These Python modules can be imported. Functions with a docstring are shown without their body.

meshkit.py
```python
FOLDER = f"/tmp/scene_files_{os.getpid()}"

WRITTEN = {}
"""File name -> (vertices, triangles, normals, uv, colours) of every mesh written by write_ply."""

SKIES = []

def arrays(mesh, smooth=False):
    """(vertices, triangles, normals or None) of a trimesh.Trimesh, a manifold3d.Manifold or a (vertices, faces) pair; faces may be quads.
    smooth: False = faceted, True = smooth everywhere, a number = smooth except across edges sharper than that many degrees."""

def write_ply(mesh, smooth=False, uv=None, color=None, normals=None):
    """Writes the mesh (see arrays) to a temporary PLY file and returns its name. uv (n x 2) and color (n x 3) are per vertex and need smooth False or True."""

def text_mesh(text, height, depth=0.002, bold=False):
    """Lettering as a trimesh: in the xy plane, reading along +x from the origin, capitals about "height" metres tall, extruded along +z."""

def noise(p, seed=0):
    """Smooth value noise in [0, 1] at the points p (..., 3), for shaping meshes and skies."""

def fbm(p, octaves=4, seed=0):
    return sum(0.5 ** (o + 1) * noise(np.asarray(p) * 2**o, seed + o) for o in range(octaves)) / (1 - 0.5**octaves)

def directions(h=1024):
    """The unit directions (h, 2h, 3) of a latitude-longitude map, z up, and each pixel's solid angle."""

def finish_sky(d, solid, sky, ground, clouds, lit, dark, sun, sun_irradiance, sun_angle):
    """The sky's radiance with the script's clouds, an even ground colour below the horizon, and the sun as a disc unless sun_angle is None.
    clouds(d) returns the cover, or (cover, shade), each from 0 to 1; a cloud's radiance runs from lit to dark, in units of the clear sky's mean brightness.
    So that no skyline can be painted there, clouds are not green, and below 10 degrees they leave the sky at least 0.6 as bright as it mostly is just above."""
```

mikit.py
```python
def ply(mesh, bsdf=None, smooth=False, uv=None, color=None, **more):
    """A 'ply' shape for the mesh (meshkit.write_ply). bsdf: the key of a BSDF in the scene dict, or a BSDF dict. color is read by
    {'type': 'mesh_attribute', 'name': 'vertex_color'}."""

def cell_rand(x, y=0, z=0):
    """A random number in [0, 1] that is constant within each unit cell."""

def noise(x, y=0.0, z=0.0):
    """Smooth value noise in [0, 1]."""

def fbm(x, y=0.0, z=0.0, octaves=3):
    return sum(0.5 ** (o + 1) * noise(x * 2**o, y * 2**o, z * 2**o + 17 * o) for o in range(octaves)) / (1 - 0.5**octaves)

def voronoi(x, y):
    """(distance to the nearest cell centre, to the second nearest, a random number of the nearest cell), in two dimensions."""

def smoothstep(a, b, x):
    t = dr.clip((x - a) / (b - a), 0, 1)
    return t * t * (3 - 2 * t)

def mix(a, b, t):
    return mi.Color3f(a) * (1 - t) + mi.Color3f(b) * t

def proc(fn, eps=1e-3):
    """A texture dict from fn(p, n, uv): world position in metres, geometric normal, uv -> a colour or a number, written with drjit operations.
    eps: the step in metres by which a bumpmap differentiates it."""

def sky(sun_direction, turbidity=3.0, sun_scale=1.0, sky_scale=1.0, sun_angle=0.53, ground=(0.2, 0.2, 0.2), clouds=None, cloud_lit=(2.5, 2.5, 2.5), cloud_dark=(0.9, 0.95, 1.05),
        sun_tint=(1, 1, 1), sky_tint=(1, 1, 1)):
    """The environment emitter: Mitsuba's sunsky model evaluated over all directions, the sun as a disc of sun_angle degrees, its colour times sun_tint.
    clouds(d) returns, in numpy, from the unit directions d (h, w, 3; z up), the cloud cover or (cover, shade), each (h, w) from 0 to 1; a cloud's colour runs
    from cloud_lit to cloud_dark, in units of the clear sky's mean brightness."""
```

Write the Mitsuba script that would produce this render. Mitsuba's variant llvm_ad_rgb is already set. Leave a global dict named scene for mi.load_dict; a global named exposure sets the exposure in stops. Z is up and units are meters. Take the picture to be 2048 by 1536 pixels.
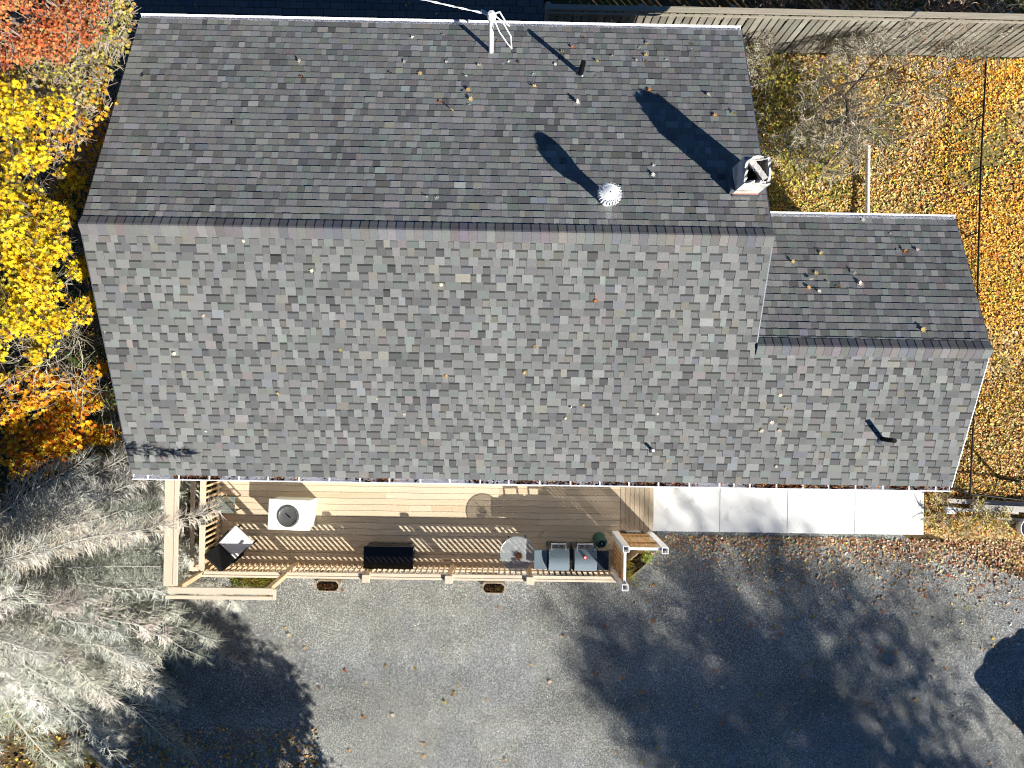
import math, random
import numpy as np, trimesh, manifold3d, shapely
import drjit as dr
import mitsuba as mi
import mikit, meshkit
from mikit import noise, fbm, voronoi, cell_rand, smoothstep, mix

T = mi.ScalarTransform4f
scene, labels = {}, {}
# ---------------------------------------------------------------- camera, sky, exposure
EYE = [0.0, 0.0, 16.6]
FWD = [0.00964, 0.00365, -0.99995]
scene['camera'] = {'type': 'perspective', 'fov': 71.6, 'fov_axis': 'x', 'near_clip': 0.1, 'far_clip': 2000.0,
                   'to_world': T().look_at(origin=EYE, target=[EYE[i] + FWD[i] for i in range(3)], up=[-0.01603, 0.99987, 0.0035])}
SUN = (1.10, -1.12, 1.0)
scene['daylight'] = mikit.sky(SUN, turbidity=3, sun_scale=1.0, sky_scale=.20, sun_tint=(.83, .99, 1.30), sky_tint=(.55, .97, 1.45))
exposure = 2.95

rng = np.random.default_rng(11)
PI = math.pi
# ---------------------------------------------------------------- helpers
def number(key):
    if key not in scene and key not in labels: return key
    k = 1
    while '%s_%03d' % (key, k) in scene or '%s_%03d' % (key, k) in labels: k += 1
    return '%s_%03d' % (key, k)
_next = {}
def fast_number(key):
    k = _next.get(key, -1) + 1; _next[key] = k
    return key if k == 0 else '%s_%03d' % (key, k)
def tag(key, label=None, cat=None, group=None, kind=None):
    d = {}
    if label: d['label'] = label
    if cat: d['category'] = cat
    if group: d['group'] = group
    if kind: d['kind'] = kind
    labels[key] = d
    return key
class MB:
    """collects boxes, tubes and free faces into one mesh, with optional vertex colours"""
    def __init__(s): s.v, s.f, s.c, s.n = [], [], [], 0
    def add(s, v, f, c=None):
        v = np.asarray(v, float).reshape(-1, 3); f = np.asarray(f, int).reshape(-1, 3)
        s.v.append(v); s.f.append(f + s.n); s.n += len(v)
        s.c.append(np.broadcast_to(np.array([.5, .5, .5]) if c is None else np.asarray(c, float), (len(v), 3)))
        return s
    def box(s, c, size, rz=0.0, ry=0.0, rx=0.0, col=None):
        v, f = BOX; v = v * (np.asarray(size, float) / 2)
        if rx: v = v @ rot('x', rx).T
        if ry: v = v @ rot('y', ry).T
        if rz: v = v @ rot('z', rz).T
        return s.add(v + np.asarray(c, float), f, col)
    def bar(s, a, b, w, h, col=None, up=(0, 0, 1)):
        a, b = np.asarray(a, float), np.asarray(b, float); d = b - a; L = np.linalg.norm(d); d = d / L
        u = np.asarray(up, float)
        if abs(d @ u) > .95: u = np.array([0, 1.0, 0])
        x = np.cross(u, d); x /= np.linalg.norm(x); y = np.cross(d, x)
        v, f = BOX; v = v / 2 * [w, h, L]
        return s.add(v @ np.stack([x, y, d]) + (a + b) / 2, f, col)
    def tube(s, pts, r, n=8, col=None, cap=True):
        pts = np.asarray(pts, float); r = np.broadcast_to(np.asarray(r, float), (len(pts),))
        t = np.gradient(pts, axis=0); t /= np.linalg.norm(t, axis=1, keepdims=True) + 1e-12
        u = np.array([0, 0, 1.0]) if abs(t[0][2]) < .9 else np.array([1.0, 0, 0])
        ring = []
        for i in range(len(pts)):
            x = np.cross(u, t[i]); x /= np.linalg.norm(x) + 1e-12; y = np.cross(t[i], x)
            a = np.arange(n) / n * 2 * PI
            ring.append(pts[i] + r[i] * (np.cos(a)[:, None] * x + np.sin(a)[:, None] * y))
            u = y
        v = np.vstack(ring); f = []
        for i in range(len(pts) - 1):
            for k in range(n):
                a, b = i * n + k, i * n + (k + 1) % n
                f += [[a, b, b + n], [a, b + n, a + n]]
        if cap:
            v = np.vstack([v, pts[:1], pts[-1:]]); m = len(v)
            for k in range(n):
                f.append([m - 2, (k + 1) % n, k]); f.append([m - 1, (len(pts) - 1) * n + k, (len(pts) - 1) * n + (k + 1) % n])
        return s.add(v, f, col)
    def lathe(s, c, prof, n=24, col=None):
        prof = np.asarray(prof, float); a = np.arange(n) / n * 2 * PI
        v = np.stack([prof[:, None, 0] * np.cos(a), prof[:, None, 0] * np.sin(a), prof[:, None, 1] + 0 * a], -1).reshape(-1, 3) + np.asarray(c, float)
        f = []
        for i in range(len(prof) - 1):
            for k in range(n):
                a0, b0 = i * n + k, i * n + (k + 1) % n
                f += [[a0, b0, b0 + n], [a0, b0 + n, a0 + n]]
        return s.add(v, f, col)
    def mesh(s): return np.vstack(s.v), np.vstack(s.f)
    def colors(s): return np.vstack(s.c)
BOX = (np.array([[x, y, z] for x in (-1, 1) for y in (-1, 1) for z in (-1, 1)], float),
       np.array([[0, 1, 3], [0, 3, 2], [4, 6, 7], [4, 7, 5], [0, 4, 5], [0, 5, 1], [2, 3, 7], [2, 7, 6], [0, 2, 6], [0, 6, 4], [1, 5, 7], [1, 7, 3]]))
def rot(ax, a):
    c, s = math.cos(a), math.sin(a)
    return np.array({'x': [[1, 0, 0], [0, c, -s], [0, s, c]], 'y': [[c, 0, s], [0, 1, 0], [-s, 0, c]], 'z': [[c, -s, 0], [s, c, 0], [0, 0, 1]]}[ax])
def put(key, mb, bsdf, smooth=False, vc=False):
    """one entry of the scene; vc: with the builder's vertex colours"""
    m = mb.mesh() if isinstance(mb, MB) else mb
    if vc: scene[key] = mikit.ply(m, bsdf, smooth=smooth, color=mb.colors())
    else: scene[key] = mikit.ply(m, bsdf, smooth=smooth)
    return key
def part(parent, name, mb, bsdf, smooth=False, vc=False, label=None, kind=None):
    key = fast_number(parent + '__' + name)
    put(key, mb, bsdf, smooth, vc)
    if label or kind: tag(key, label, None, None, kind)
    return key
def rounded(size, r=.02, seg=8):
    """rounded box as a hull of spheres, centred"""
    sx, sy, sz = [max(v / 2 - r, 1e-4) for v in size]
    sph = manifold3d.Manifold.sphere(r, seg)
    return manifold3d.Manifold.batch_hull([sph.translate((x, y, z)) for x in (-sx, sx) for y in (-sy, sy) for z in (-sz, sz)])
def man(m):
    q = m.to_mesh(); return np.array(q.vert_properties[:, :3], float), np.array(q.tri_verts)
def segs(P0, P1, R0, R1, n=3):
    """many thin tapering twigs in one mesh"""
    P0, P1 = np.asarray(P0, float), np.asarray(P1, float); N = len(P0)
    R0 = np.broadcast_to(np.asarray(R0, float), (N,)); R1 = np.broadcast_to(np.asarray(R1, float), (N,))
    d = P1 - P0; d = d / (np.linalg.norm(d, axis=1, keepdims=True) + 1e-12)
    u = np.where(np.abs(d[:, 2:]) < .9, [[0, 0, 1.0]], [[1.0, 0, 0]])
    x = np.cross(u, d); x /= np.linalg.norm(x, axis=1, keepdims=True) + 1e-12; y = np.cross(d, x)
    a = np.arange(n) / n * 2 * PI
    off = np.cos(a)[None, :, None] * x[:, None] + np.sin(a)[None, :, None] * y[:, None]
    v = np.concatenate([P0[:, None] + off * R0[:, None, None], P1[:, None] + off * R1[:, None, None]], 1)
    f = []
    for k in range(n):
        b = (k + 1) % n; f += [[k, b, b + n], [k, b + n, k + n]]
    F = np.array(f)[None] + (np.arange(N) * 2 * n)[:, None, None]
    return v.reshape(-1, 3), F.reshape(-1, 3), 2 * n
def spikes(P0, P1, R0, n=3):
    """twigs that end in a point: 3 faces each"""
    P0, P1 = np.asarray(P0, float), np.asarray(P1, float); N = len(P0)
    R0 = np.broadcast_to(np.asarray(R0, float), (N,))
    d = P1 - P0; d = d / (np.linalg.norm(d, axis=1, keepdims=True) + 1e-12)
    u = np.where(np.abs(d[:, 2:]) < .9, [[0, 0, 1.0]], [[1.0, 0, 0]])
    x = np.cross(u, d); x /= np.linalg.norm(x, axis=1, keepdims=True) + 1e-12; y = np.cross(d, x)
    a = np.arange(n) / n * 2 * PI
    off = np.cos(a)[None, :, None] * x[:, None] + np.sin(a)[None, :, None] * y[:, None]
    v = np.concatenate([P0[:, None] + off * R0[:, None, None], P1[:, None]], 1)
    F = np.array([[k, (k + 1) % n, n] for k in range(n)])[None] + (np.arange(N) * (n + 1))[:, None, None]
    return v.reshape(-1, 3), F.reshape(-1, 3), n + 1
def frames(nrm, spin):
    nrm = nrm / np.linalg.norm(nrm, axis=1, keepdims=True)
    u = np.where(np.abs(nrm[:, 2:]) < .9, [[0, 0, 1.0]], [[1.0, 0, 0]])
    x = np.cross(u, nrm); x /= np.linalg.norm(x, axis=1, keepdims=True); y = np.cross(nrm, x)
    c, s = np.cos(spin)[:, None], np.sin(spin)[:, None]
    return np.stack([x * c + y * s, -x * s + y * c, nrm], 1)      # rows: local axes
def scatter(tv, tf, pos, size, R):
    """copies of a small template under positions, sizes and frames"""
    v = np.einsum('mk,nkj->nmj', tv, R) * np.asarray(size)[:, None, None] + pos[:, None]
    F = tf[None] + (np.arange(len(pos)) * len(tv))[:, None, None]
    return v.reshape(-1, 3), F.reshape(-1, 3), len(tv)
def maple(cup=.25, fold=0.0):
    """a five-lobed leaf about 1 across, as a fan round its middle"""
    a = np.radians([90, 66, 45, 22, -5, -35, -72, -90, -108, -145, -175, 158, 135, 114])
    r = np.array([.62, .34, .56, .30, .5, .26, .33, .16, .33, .26, .5, .30, .56, .34])
    p = np.stack([r * np.cos(a), r * np.sin(a), cup * r ** 2 + fold * np.abs(np.cos(a)) * r], 1)
    v = np.vstack([[[0, 0, 0]], p]); n = len(p)
    return v, np.array([[0, 1 + k, 1 + (k + 1) % n] for k in range(n)])
LEAF_BIG = maple(.35, .1)
def kite(cup=.3):
    v = np.array([[0, -.5, .06], [.34, -.05, cup * .5], [0, .55, .1], [-.34, -.05, cup * .4], [0, 0, 0]], float)
    return v, np.array([[4, 0, 1], [4, 1, 2], [4, 2, 3], [4, 3, 0]])
LEAF_SMALL = kite()
def pick(palette, n, jitter=.12):
    """n colours from (weight, rgb) entries, each a little brighter or darker"""
    w = np.array([p[0] for p in palette], float); c = np.array([p[1] for p in palette], float)
    col = c[rng.choice(len(c), n, p=w / w.sum())]
    return np.clip(col * np.exp(rng.normal(0, jitter, (n, 1))) * np.exp(rng.normal(0, jitter * .4, (n, 3))), .004, .95)
def smooth01(t):
    t = min(1.0, max(0.0, t)); return t * t * (3 - 2 * t)

# measured spots (metres): leaves on the roofs and drive, leaf clusters (x, y, z, radius)
ROOF_BACK=[(-6.39,6.6),(-6.71,5.57),(-3.82,5.63),(-3.9,5.97),(-4.88,4.57),(-1.85,6.6),(-1.27,6.67),(-0.25,6.55),(-1.98,6.02),(-1.2,6.04),(-1.66,5.78),(-0.59,5.97),(-0.14,6.02),(-0.02,6.07),(0.16,6.05),(0.84,6.03),(0.96,6.33),(1.17,6.44),(1.37,6.68),(1.64,6.13),(1.92,6.26),(-0.8,5.72),(0.43,5.8),(1.59,5.76),(2.58,6.58),(2.62,6.59),(2.44,6.45),(2.8,6.42),(3.45,6.58),(3.43,6.42),(2.56,6.28),(2.38,6.17),(2.55,6.14),(2.95,6.18),(-1.27,5.14),(-1.03,4.96),(-0.77,5.43),(-0.82,5.37),(-0.7,5.21),(-0.74,5.08),(0.46,5.51),(1.24,5.2),(3.66,5.42),(2.58,5.49),(3.73,4.96),(4.08,5.03),(2.54,3.89),(2.52,3.72),(-1.37,3.18),(-1.2,3.18),(1.53,5.84),(-2.2,5.76)]
ROOF_FRONT=[(-4.42,2.36),(-3.31,1.91),(-1.13,1.72),(-5.88,0.49),(-2.92,0.6),(0.52,0.72),(0.35,0.26),(-2.34,-0.27),(-5.55,-0.92),(-4.12,-0.19),(1.45,-0.32),(1.21,-0.37),(1.13,-0.58),(1.55,1.5),(-5.27,1.15),(-7.03,0.85),(0.96,-1.18),(-1.07,0.17),(2.82,-0.46),(-1.84,-0.55),(3.1,-1.36)]
EXT_FRONT=[(5.03,-0.09),(5.18,-0.32),(4.97,-0.59),(4.8,-0.75),(5.12,-0.73),(5.18,-1.44)]
EXT_BACK=[(6.85,3.31),(7.32,3.03),(5.9,2.59),(5.35,2.42),(7.39,2.69),(7.53,2.68),(7.75,2.69),(5.75,2.19),(6.44,2.21),(5.63,2.07),(5.95,2.03),(6.54,2.02),(5.56,1.92),(6.1,1.92),(5.75,1.83),(7.49,1.15)]
GRAVEL=[(-2,-6.57),(-1.05,-7.16),(-1.73,-8.36),(-4.2,-7.07),(-5.03,-5.69),(-4.92,-5.87),(-4.56,-6.15),(3.9,-5.95),(3.25,-7.08),(3.56,-5.41),(3.33,-7.07),(5.18,-6.95),(8.61,-7.3),(6.93,-7.89),(9.53,-8.07),(8.78,-5.95),(6.54,-5.69),(1.16,-6.88),(0.73,-6.48),(1.47,-5.8),(0.15,-8.71),(7.66,-3.96),(5.7,-3.8),(4.87,-4.1),(7.2,-3.87),(-2.67,-6.55),(-3.1,-6.94),(-0.98,-6.98),(-1.11,-7.19),(-1.28,-7.38),(-0.33,-7.32),(-2.5,-7.7),(-3.16,-7.75),(-3.71,-4.8),(-3.62,-6.66),(-0.04,-5.16),(8.19,-6.05),(10.46,-4.26),(11,-4.61),(8.9,-6.04),(9.14,-6.39),(9.74,-7.21),(-3.48,-8.52),(-2.78,-8.63),(-1.73,-8.64),(-5.11,-8.31),(-4.64,-8.42),(-4.41,-8.53)]
YELLOW=[(-8.12,4.53,5,0.45),(-7.64,4.49,4.8,0.37),(-8.11,4.04,5,0.33),(-7.91,3.7,4.8,0.4),(-7.99,2.93,5.2,0.4),(-7.86,2.45,5.2,0.44),(-7.77,2.71,4.8,0.37),(-7.73,2.9,4,0.25),(-7.62,2.51,4,0.23),(-7.72,2.13,4.8,0.46),(-7.63,2.02,4,0.3),(-7.9,1.6,5,0.49),(-7.69,1.47,4.5,0.41),(-7.66,1.43,3.8,0.25),(-7.97,0.95,5,0.41),(-7.81,0.92,4.5,0.39),(-8.03,0.57,4.6,0.3),(-7.99,0.39,4.4,0.19),(-7.6,0.98,4.3,0.29),(-8.09,2.05,5.2,0.4),(-8.12,3.49,5.2,0.36),(-8.38,0.47,4.7,0.25),(-7.84,3.59,4.2,0.31),(-7.94,4.12,4.9,0.25),(-7.74,1.97,3.5,0.24),(-7.73,1.74,4.9,0.33),(-7.6,1.24,4.3,0.3),(-8.09,1.29,4.9,0.33),(-7.82,2.88,5.1,0.36),(-8.06,2.53,5.2,0.4),(-7.69,2.42,4.6,0.34),(-7.64,2.25,4.2,0.26),(-8.12,4.24,5.1,0.36),(-7.9,4.37,4.9,0.37)]
AMBER=[(-7.55,4.42,4.2,0.33),(-7.5,4.42,3.6,0.37),(-7.31,4.85,3.8,0.27),(-7.77,4,3.6,0.32),(-7.76,4.18,4.4,0.27),(-7.25,5.26,4,0.25),(-7.84,4.05,4,0.27),(-7.75,4.29,3,0.38),(-8.26,3.92,2.6,0.39),(-8.22,3.58,2.4,0.36),(-8.54,3.51,3,0.38)]
RED=[(-8.01,5.89,5.2,0.42),(-7.7,5.84,5,0.41),(-7.42,6.03,4.8,0.37),(-7.97,5.46,5,0.39),(-7.62,5.61,4.8,0.35),(-7.37,6.03,4.4,0.29),(-7.28,6.48,4.2,0.31),(-8.25,5.17,5,0.25),(-7.83,6.16,5,0.37),(-7.43,6.39,4.6,0.34),(-8.16,5.56,5.2,0.4),(-8.49,4.93,4.6,0.22)]
OLIVE=[(-7.22,6.23,4,0.37),(-7.11,6.62,3.6,0.27),(-7.47,5.78,4,0.35),(-7.78,5.42,4.2,0.37),(-8.19,5.33,4.3,0.36),(-7.44,5.79,3.6,0.31),(-7.31,6.26,3.4,0.24),(-7.68,5.12,4,0.39),(-7.95,4.99,4.4,0.34),(-7.72,5.04,3.4,0.33),(-7.84,4.79,3.8,0.31),(-8.46,5.19,4.4,0.29),(-7.07,6.79,3.8,0.27)]
ORANGE=[(-8.79,-0.06,2.8,0.33),(-8.53,-0.25,2.6,0.32),(-9.1,-0.45,2.9,0.33),(-8.54,-0.65,2.4,0.32),(-8.8,-0.9,2.6,0.37),(-9.35,-1.04,2.8,0.29),(-8.73,-1.3,2.4,0.34),(-8.47,-1.13,2,0.29),(-9.19,-1.44,2.6,0.3),(-8.36,-0.01,2.4,0.22),(-9.53,-0.7,2.9,0.33),(-8.71,-0.55,2.6,0.34),(-9.04,-1.19,2.6,0.32),(-8.71,-1.53,2.1,0.27),(-9.11,0.07,2.9,0.23),(-8.31,-0.41,2.2,0.24),(-7.78,0.19,2.9,0.19),(-9.53,-1.38,2.8,0.29),(-9.42,-1.74,2.6,0.26),(-8.34,-1.15,1.6,0.25),(-9.04,-1.78,2.2,0.26),(-8.84,-1.9,1.6,0.25),(-9.51,-0.12,3,0.25)]
LOW_GREEN=[(-8.6,-0.43,1.2,0.28),(-8.47,-0.32,1,0.22),(-9.29,-1.15,1,0.2),(-8.49,-1.82,0.8,0.38),(-8.72,-1.33,0.7,0.29),(-8.77,-1.55,0.8,0.31),(-8.56,-2.23,0.6,0.25),(-9.04,-1.89,0.7,0.34),(-9.01,-0.95,0.6,0.28)]
DARK_GREEN=[(-8.44,0.38,2.6,0.22),(-8.13,0.71,2.2,0.2),(-9.39,3.72,1.8,0.42),(-9.35,3.92,2.2,0.35),(-9.46,4.2,1.2,0.43),(-9.24,3.49,1,0.29),(-9.05,4.54,0.8,0.45),(-8.79,5.66,0.8,0.45),(-8.7,6.81,0.7,0.45),(-8.5,7.71,0.7,0.34),(-9.02,2.92,0.6,0.34),(-9.21,1.32,0.8,0.38),(-9.09,0.66,0.8,0.38)]
WEEDS=[(5.92,7.2,0.5,0.51),(5.54,7.54,0.6,0.32),(6.31,6.79,0.4,0.51),(5.97,6.21,0.4,0.46),(6.67,6.11,0.4,0.51),(6.56,5.53,0.4,0.46),(6.22,5.18,0.4,0.34),(7.18,5.23,0.3,0.46),(6.88,7.03,0.4,0.46),(9.97,5.63,0.3,0.23),(9.74,5.1,0.3,0.29),(7.77,4.66,0.3,0.29),(9.52,4.46,0.3,0.23),(10.54,-2.62,0.3,0.25),(10.95,-2.79,0.3,0.28),(11.27,-2.72,0.35,0.3),(11.59,-2.44,0.3,0.23),(9.96,-2.46,0.3,0.3),(10.12,-2.93,0.25,0.35),(10.85,-3.1,0.2,0.29)]
# ---------------------------------------------------------------- materials
VC = {'type': 'mesh_attribute', 'name': 'vertex_color'}
def two(b): return {'type': 'twosided', 'bsdf': b}
def rgb(*c): return {'type': 'rgb', 'value': list(c)}
def plain(name, col, rough=.6, spec=.4, metal=0.0):
    scene[name] = two({'type': 'principled', 'base_color': rgb(*col), 'roughness': rough, 'specular': spec, 'metallic': metal})
    return name
scene['m_vc'] = two({'type': 'diffuse', 'reflectance': VC})
scene['m_shingle'] = two({'type': 'principled', 'base_color': VC, 'roughness': .95, 'specular': .12})
scene['m_leaf'] = {'type': 'principledthin', 'base_color': VC, 'roughness': .6, 'diff_trans': .7, 'spec_trans': 0.0}
scene['m_litter'] = two({'type': 'principled', 'base_color': VC, 'roughness': .6, 'specular': .25})

def wood(name, a, b, axis, scale=1.0, worn=(.5, .45, .38), wearing=.35):
    """planks: grain along one axis, each plank its own tone, weathered patches"""
    def fn(p, n, uv):
        q = [p.x, p.y, p.z]; l = q[axis]; r1 = q[(axis + 1) % 3]; r2 = q[(axis + 2) % 3]
        w = fbm(l * 2.0, r1 * 6, r2 * 6)
        g = noise(l * 1.2 + w, r1 * 90 + w * 3, r2 * 90)
        g2 = noise(l * 4, r1 * 240, r2 * 240)
        t = .55 * g + .25 * g2 + .2 * w
        c = mix(a, b, t)
        k = smoothstep(.45, .75, fbm(p.x * 1.1 + 7, p.y * 2.5, p.z * 2))
        return mix(c, mi.Color3f(worn) * (.7 + .6 * g), k * wearing)
    scene[name] = two({'type': 'principled', 'base_color': mikit.proc(fn), 'roughness': .7, 'specular': .3})
    return name
for i, (ka, kb) in enumerate((((.62, .51, .37), (.52, .41, .28)), ((.67, .56, .42), (.56, .45, .31)), ((.58, .47, .33), (.47, .36, .24)), ((.64, .53, .38), (.50, .39, .27)))):
    wood('m_board_%d' % i, ka, kb, 0)
    wood('m_cross_%d' % i, [v * .72 for v in ka], [v * .72 for v in kb], 1)
wood('m_rail', (.70, .60, .47), (.60, .49, .36), 0)
wood('m_rail_y', (.70, .60, .47), (.60, .49, .36), 1)
wood('m_post', (.62, .46, .28), (.50, .34, .19), 2)
wood('m_slat', (.58, .36, .16), (.44, .26, .11), 2)
wood('m_weathered', (.46, .42, .36), (.30, .27, .23), 2, worn=(.36, .37, .30), wearing=.6)
wood('m_weathered_x', (.40, .36, .29), (.22, .19, .15), 0, worn=(.28, .27, .20), wearing=.8)
plain('m_white', (.80, .80, .80), .35, .5)
plain('m_gutter', (.80, .80, .82), .35, .5)
plain('m_dark', (.012, .013, .016), .35, .5)
plain('m_black', (.006, .006, .007), .28, .5)
plain('m_black_matte', (.010, .010, .011), .8, .3)
plain('m_pipe', (.004, .004, .004), .7, .2)
plain('m_grill', (.15, .19, .22), .35, .5)
plain('m_grill_dark', (.02, .025, .035), .35, .5)
plain('m_green', (.01, .06, .05), .5, .4)
plain('m_red', (.45, .02, .03), .4, .5)
plain('m_steel', (.62, .63, .65), .28, .5, .9)
plain('m_galv', (.82, .83, .84), .4, .5, .1)
plain('m_wall', (.62, .61, .58), .7, .3)
plain('m_pane', (.03, .04, .05), .06, .6)
plain('m_soil', (.018, .012, .008), .95, .1)
plain('m_cushion', (.78, .78, .80), .8, .3)
plain('m_cable', (.008, .008, .008), .6, .3)
plain('m_wire', (.72, .73, .75), .4, .5)
plain('m_flashing', (.10, .12, .15), .4, .5, .3)
plain('m_terracotta', (.55, .30, .24), .8, .2)
plain('m_tan', (.62, .64, .56), .5, .4)
scene['m_glass'] = {'type': 'blendbsdf', 'weight': .42, 'a': {'type': 'thindielectric', 'int_ior': 1.5}, 'b': two({'type': 'principled', 'base_color': rgb(.42, .46, .48), 'roughness': .35, 'specular': .5})}
scene['m_glass_green'] = {'type': 'blendbsdf', 'weight': .55, 'a': {'type': 'thindielectric', 'int_ior': 1.5}, 'b': two({'type': 'principled', 'base_color': rgb(.20, .26, .23), 'roughness': .3, 'specular': .5})}
def stucco(p, n, uv):
    d = fbm(p.x * 9, p.y * 9, p.z * 9, octaves=4); s = smoothstep(.5, .7, fbm(p.x * 3 + 4, p.y * 3, p.z * 5))
    return mix(mix((.62, .60, .58), (.44, .42, .40), d), (.20, .19, .18), s * .6)
scene['m_stucco'] = two({'type': 'bumpmap', 'arbitrary': mikit.proc(lambda p, n, uv: fbm(p.x * 30, p.y * 30, p.z * 30), eps=.004), 'scale': .012, 'bsdf': {'type': 'principled', 'base_color': mikit.proc(stucco), 'roughness': .9, 'specular': .2}})
def concrete(p, n, uv):
    d = fbm(p.x * 2.2, p.y * 2.2, 3.0, octaves=4); s = noise(p.x * 120, p.y * 120)
    k = smoothstep(.62, .78, fbm(p.x * 5 + 9, p.y * 5, 1.0))
    return mix(mix((.80, .80, .79), (.66, .66, .66), d * .8 + s * .2), (.45, .44, .42), k * .35)
scene['m_concrete'] = two({'type': 'principled', 'base_color': mikit.proc(concrete), 'roughness': .85, 'specular': .25})
def gravel(p, n, uv):
    a, b, w = voronoi(p.x * 42, p.y * 42)
    a2, b2, w2 = voronoi(p.x * 95 + 5, p.y * 95)
    big = fbm(p.x * .55 + 3, p.y * .55, 2.0, octaves=4)
    mid = fbm(p.x * 3.1, p.y * 3.1, 5.0)
    stone = .55 + .9 * w * w + .3 * (w2 - .5)
    gap = smoothstep(.0, .22, b - a)
    track = smoothstep(.45, .70, fbm(p.x * .22 + 1.3, p.y * .95 + 4.0, 7.0, octaves=4))
    tone = stone * (.35 + .65 * gap) * (.66 + .60 * big) * (.80 + .4 * mid) * (1.08 - .22 * track)
    hue = cell_rand(dr.floor(w * 997), 3, 1)
    c = mix((.330, .342, .322), (.368, .348, .314), smoothstep(.6, .95, hue))
    c = mix(c, (.300, .312, .330), smoothstep(.45, .62, fbm(p.x * .9 + 20, p.y * .9, 1.0)) * .6)
    return c * tone
scene['m_gravel'] = two({'type': 'bumpmap', 'arbitrary': mikit.proc(lambda p, n, uv: noise(p.x * 55, p.y * 55) + .6 * noise(p.x * 21, p.y * 21, 4.0), eps=.004), 'scale': .011,
                         'bsdf': {'type': 'principled', 'base_color': mikit.proc(gravel), 'roughness': .95, 'specular': .15}})
def earth(p, n, uv):
    d = fbm(p.x * 1.3, p.y * 1.3, 1.0, octaves=4); e = fbm(p.x * 14, p.y * 14, 2.0, octaves=3); f = noise(p.x * 60, p.y * 60)
    c = mix((.060, .042, .022), (.13, .090, .042), e * .7 + f * .3)
    c = mix(c, (.070, .082, .022), smoothstep(.48, .66, d) * .7)
    return c * (.6 + .8 * f)
scene['m_earth'] = two({'type': 'principled', 'base_color': mikit.proc(earth), 'roughness': .95, 'specular': .1})
def bark(p, n, uv):
    d = fbm(p.x * 20, p.y * 20, p.z * 5, octaves=4)
    return mix((.10, .085, .07), (.24, .21, .18), d)
scene['m_bark'] = two({'type': 'principled', 'base_color': mikit.proc(bark), 'roughness': .95, 'specular': .1})

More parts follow.
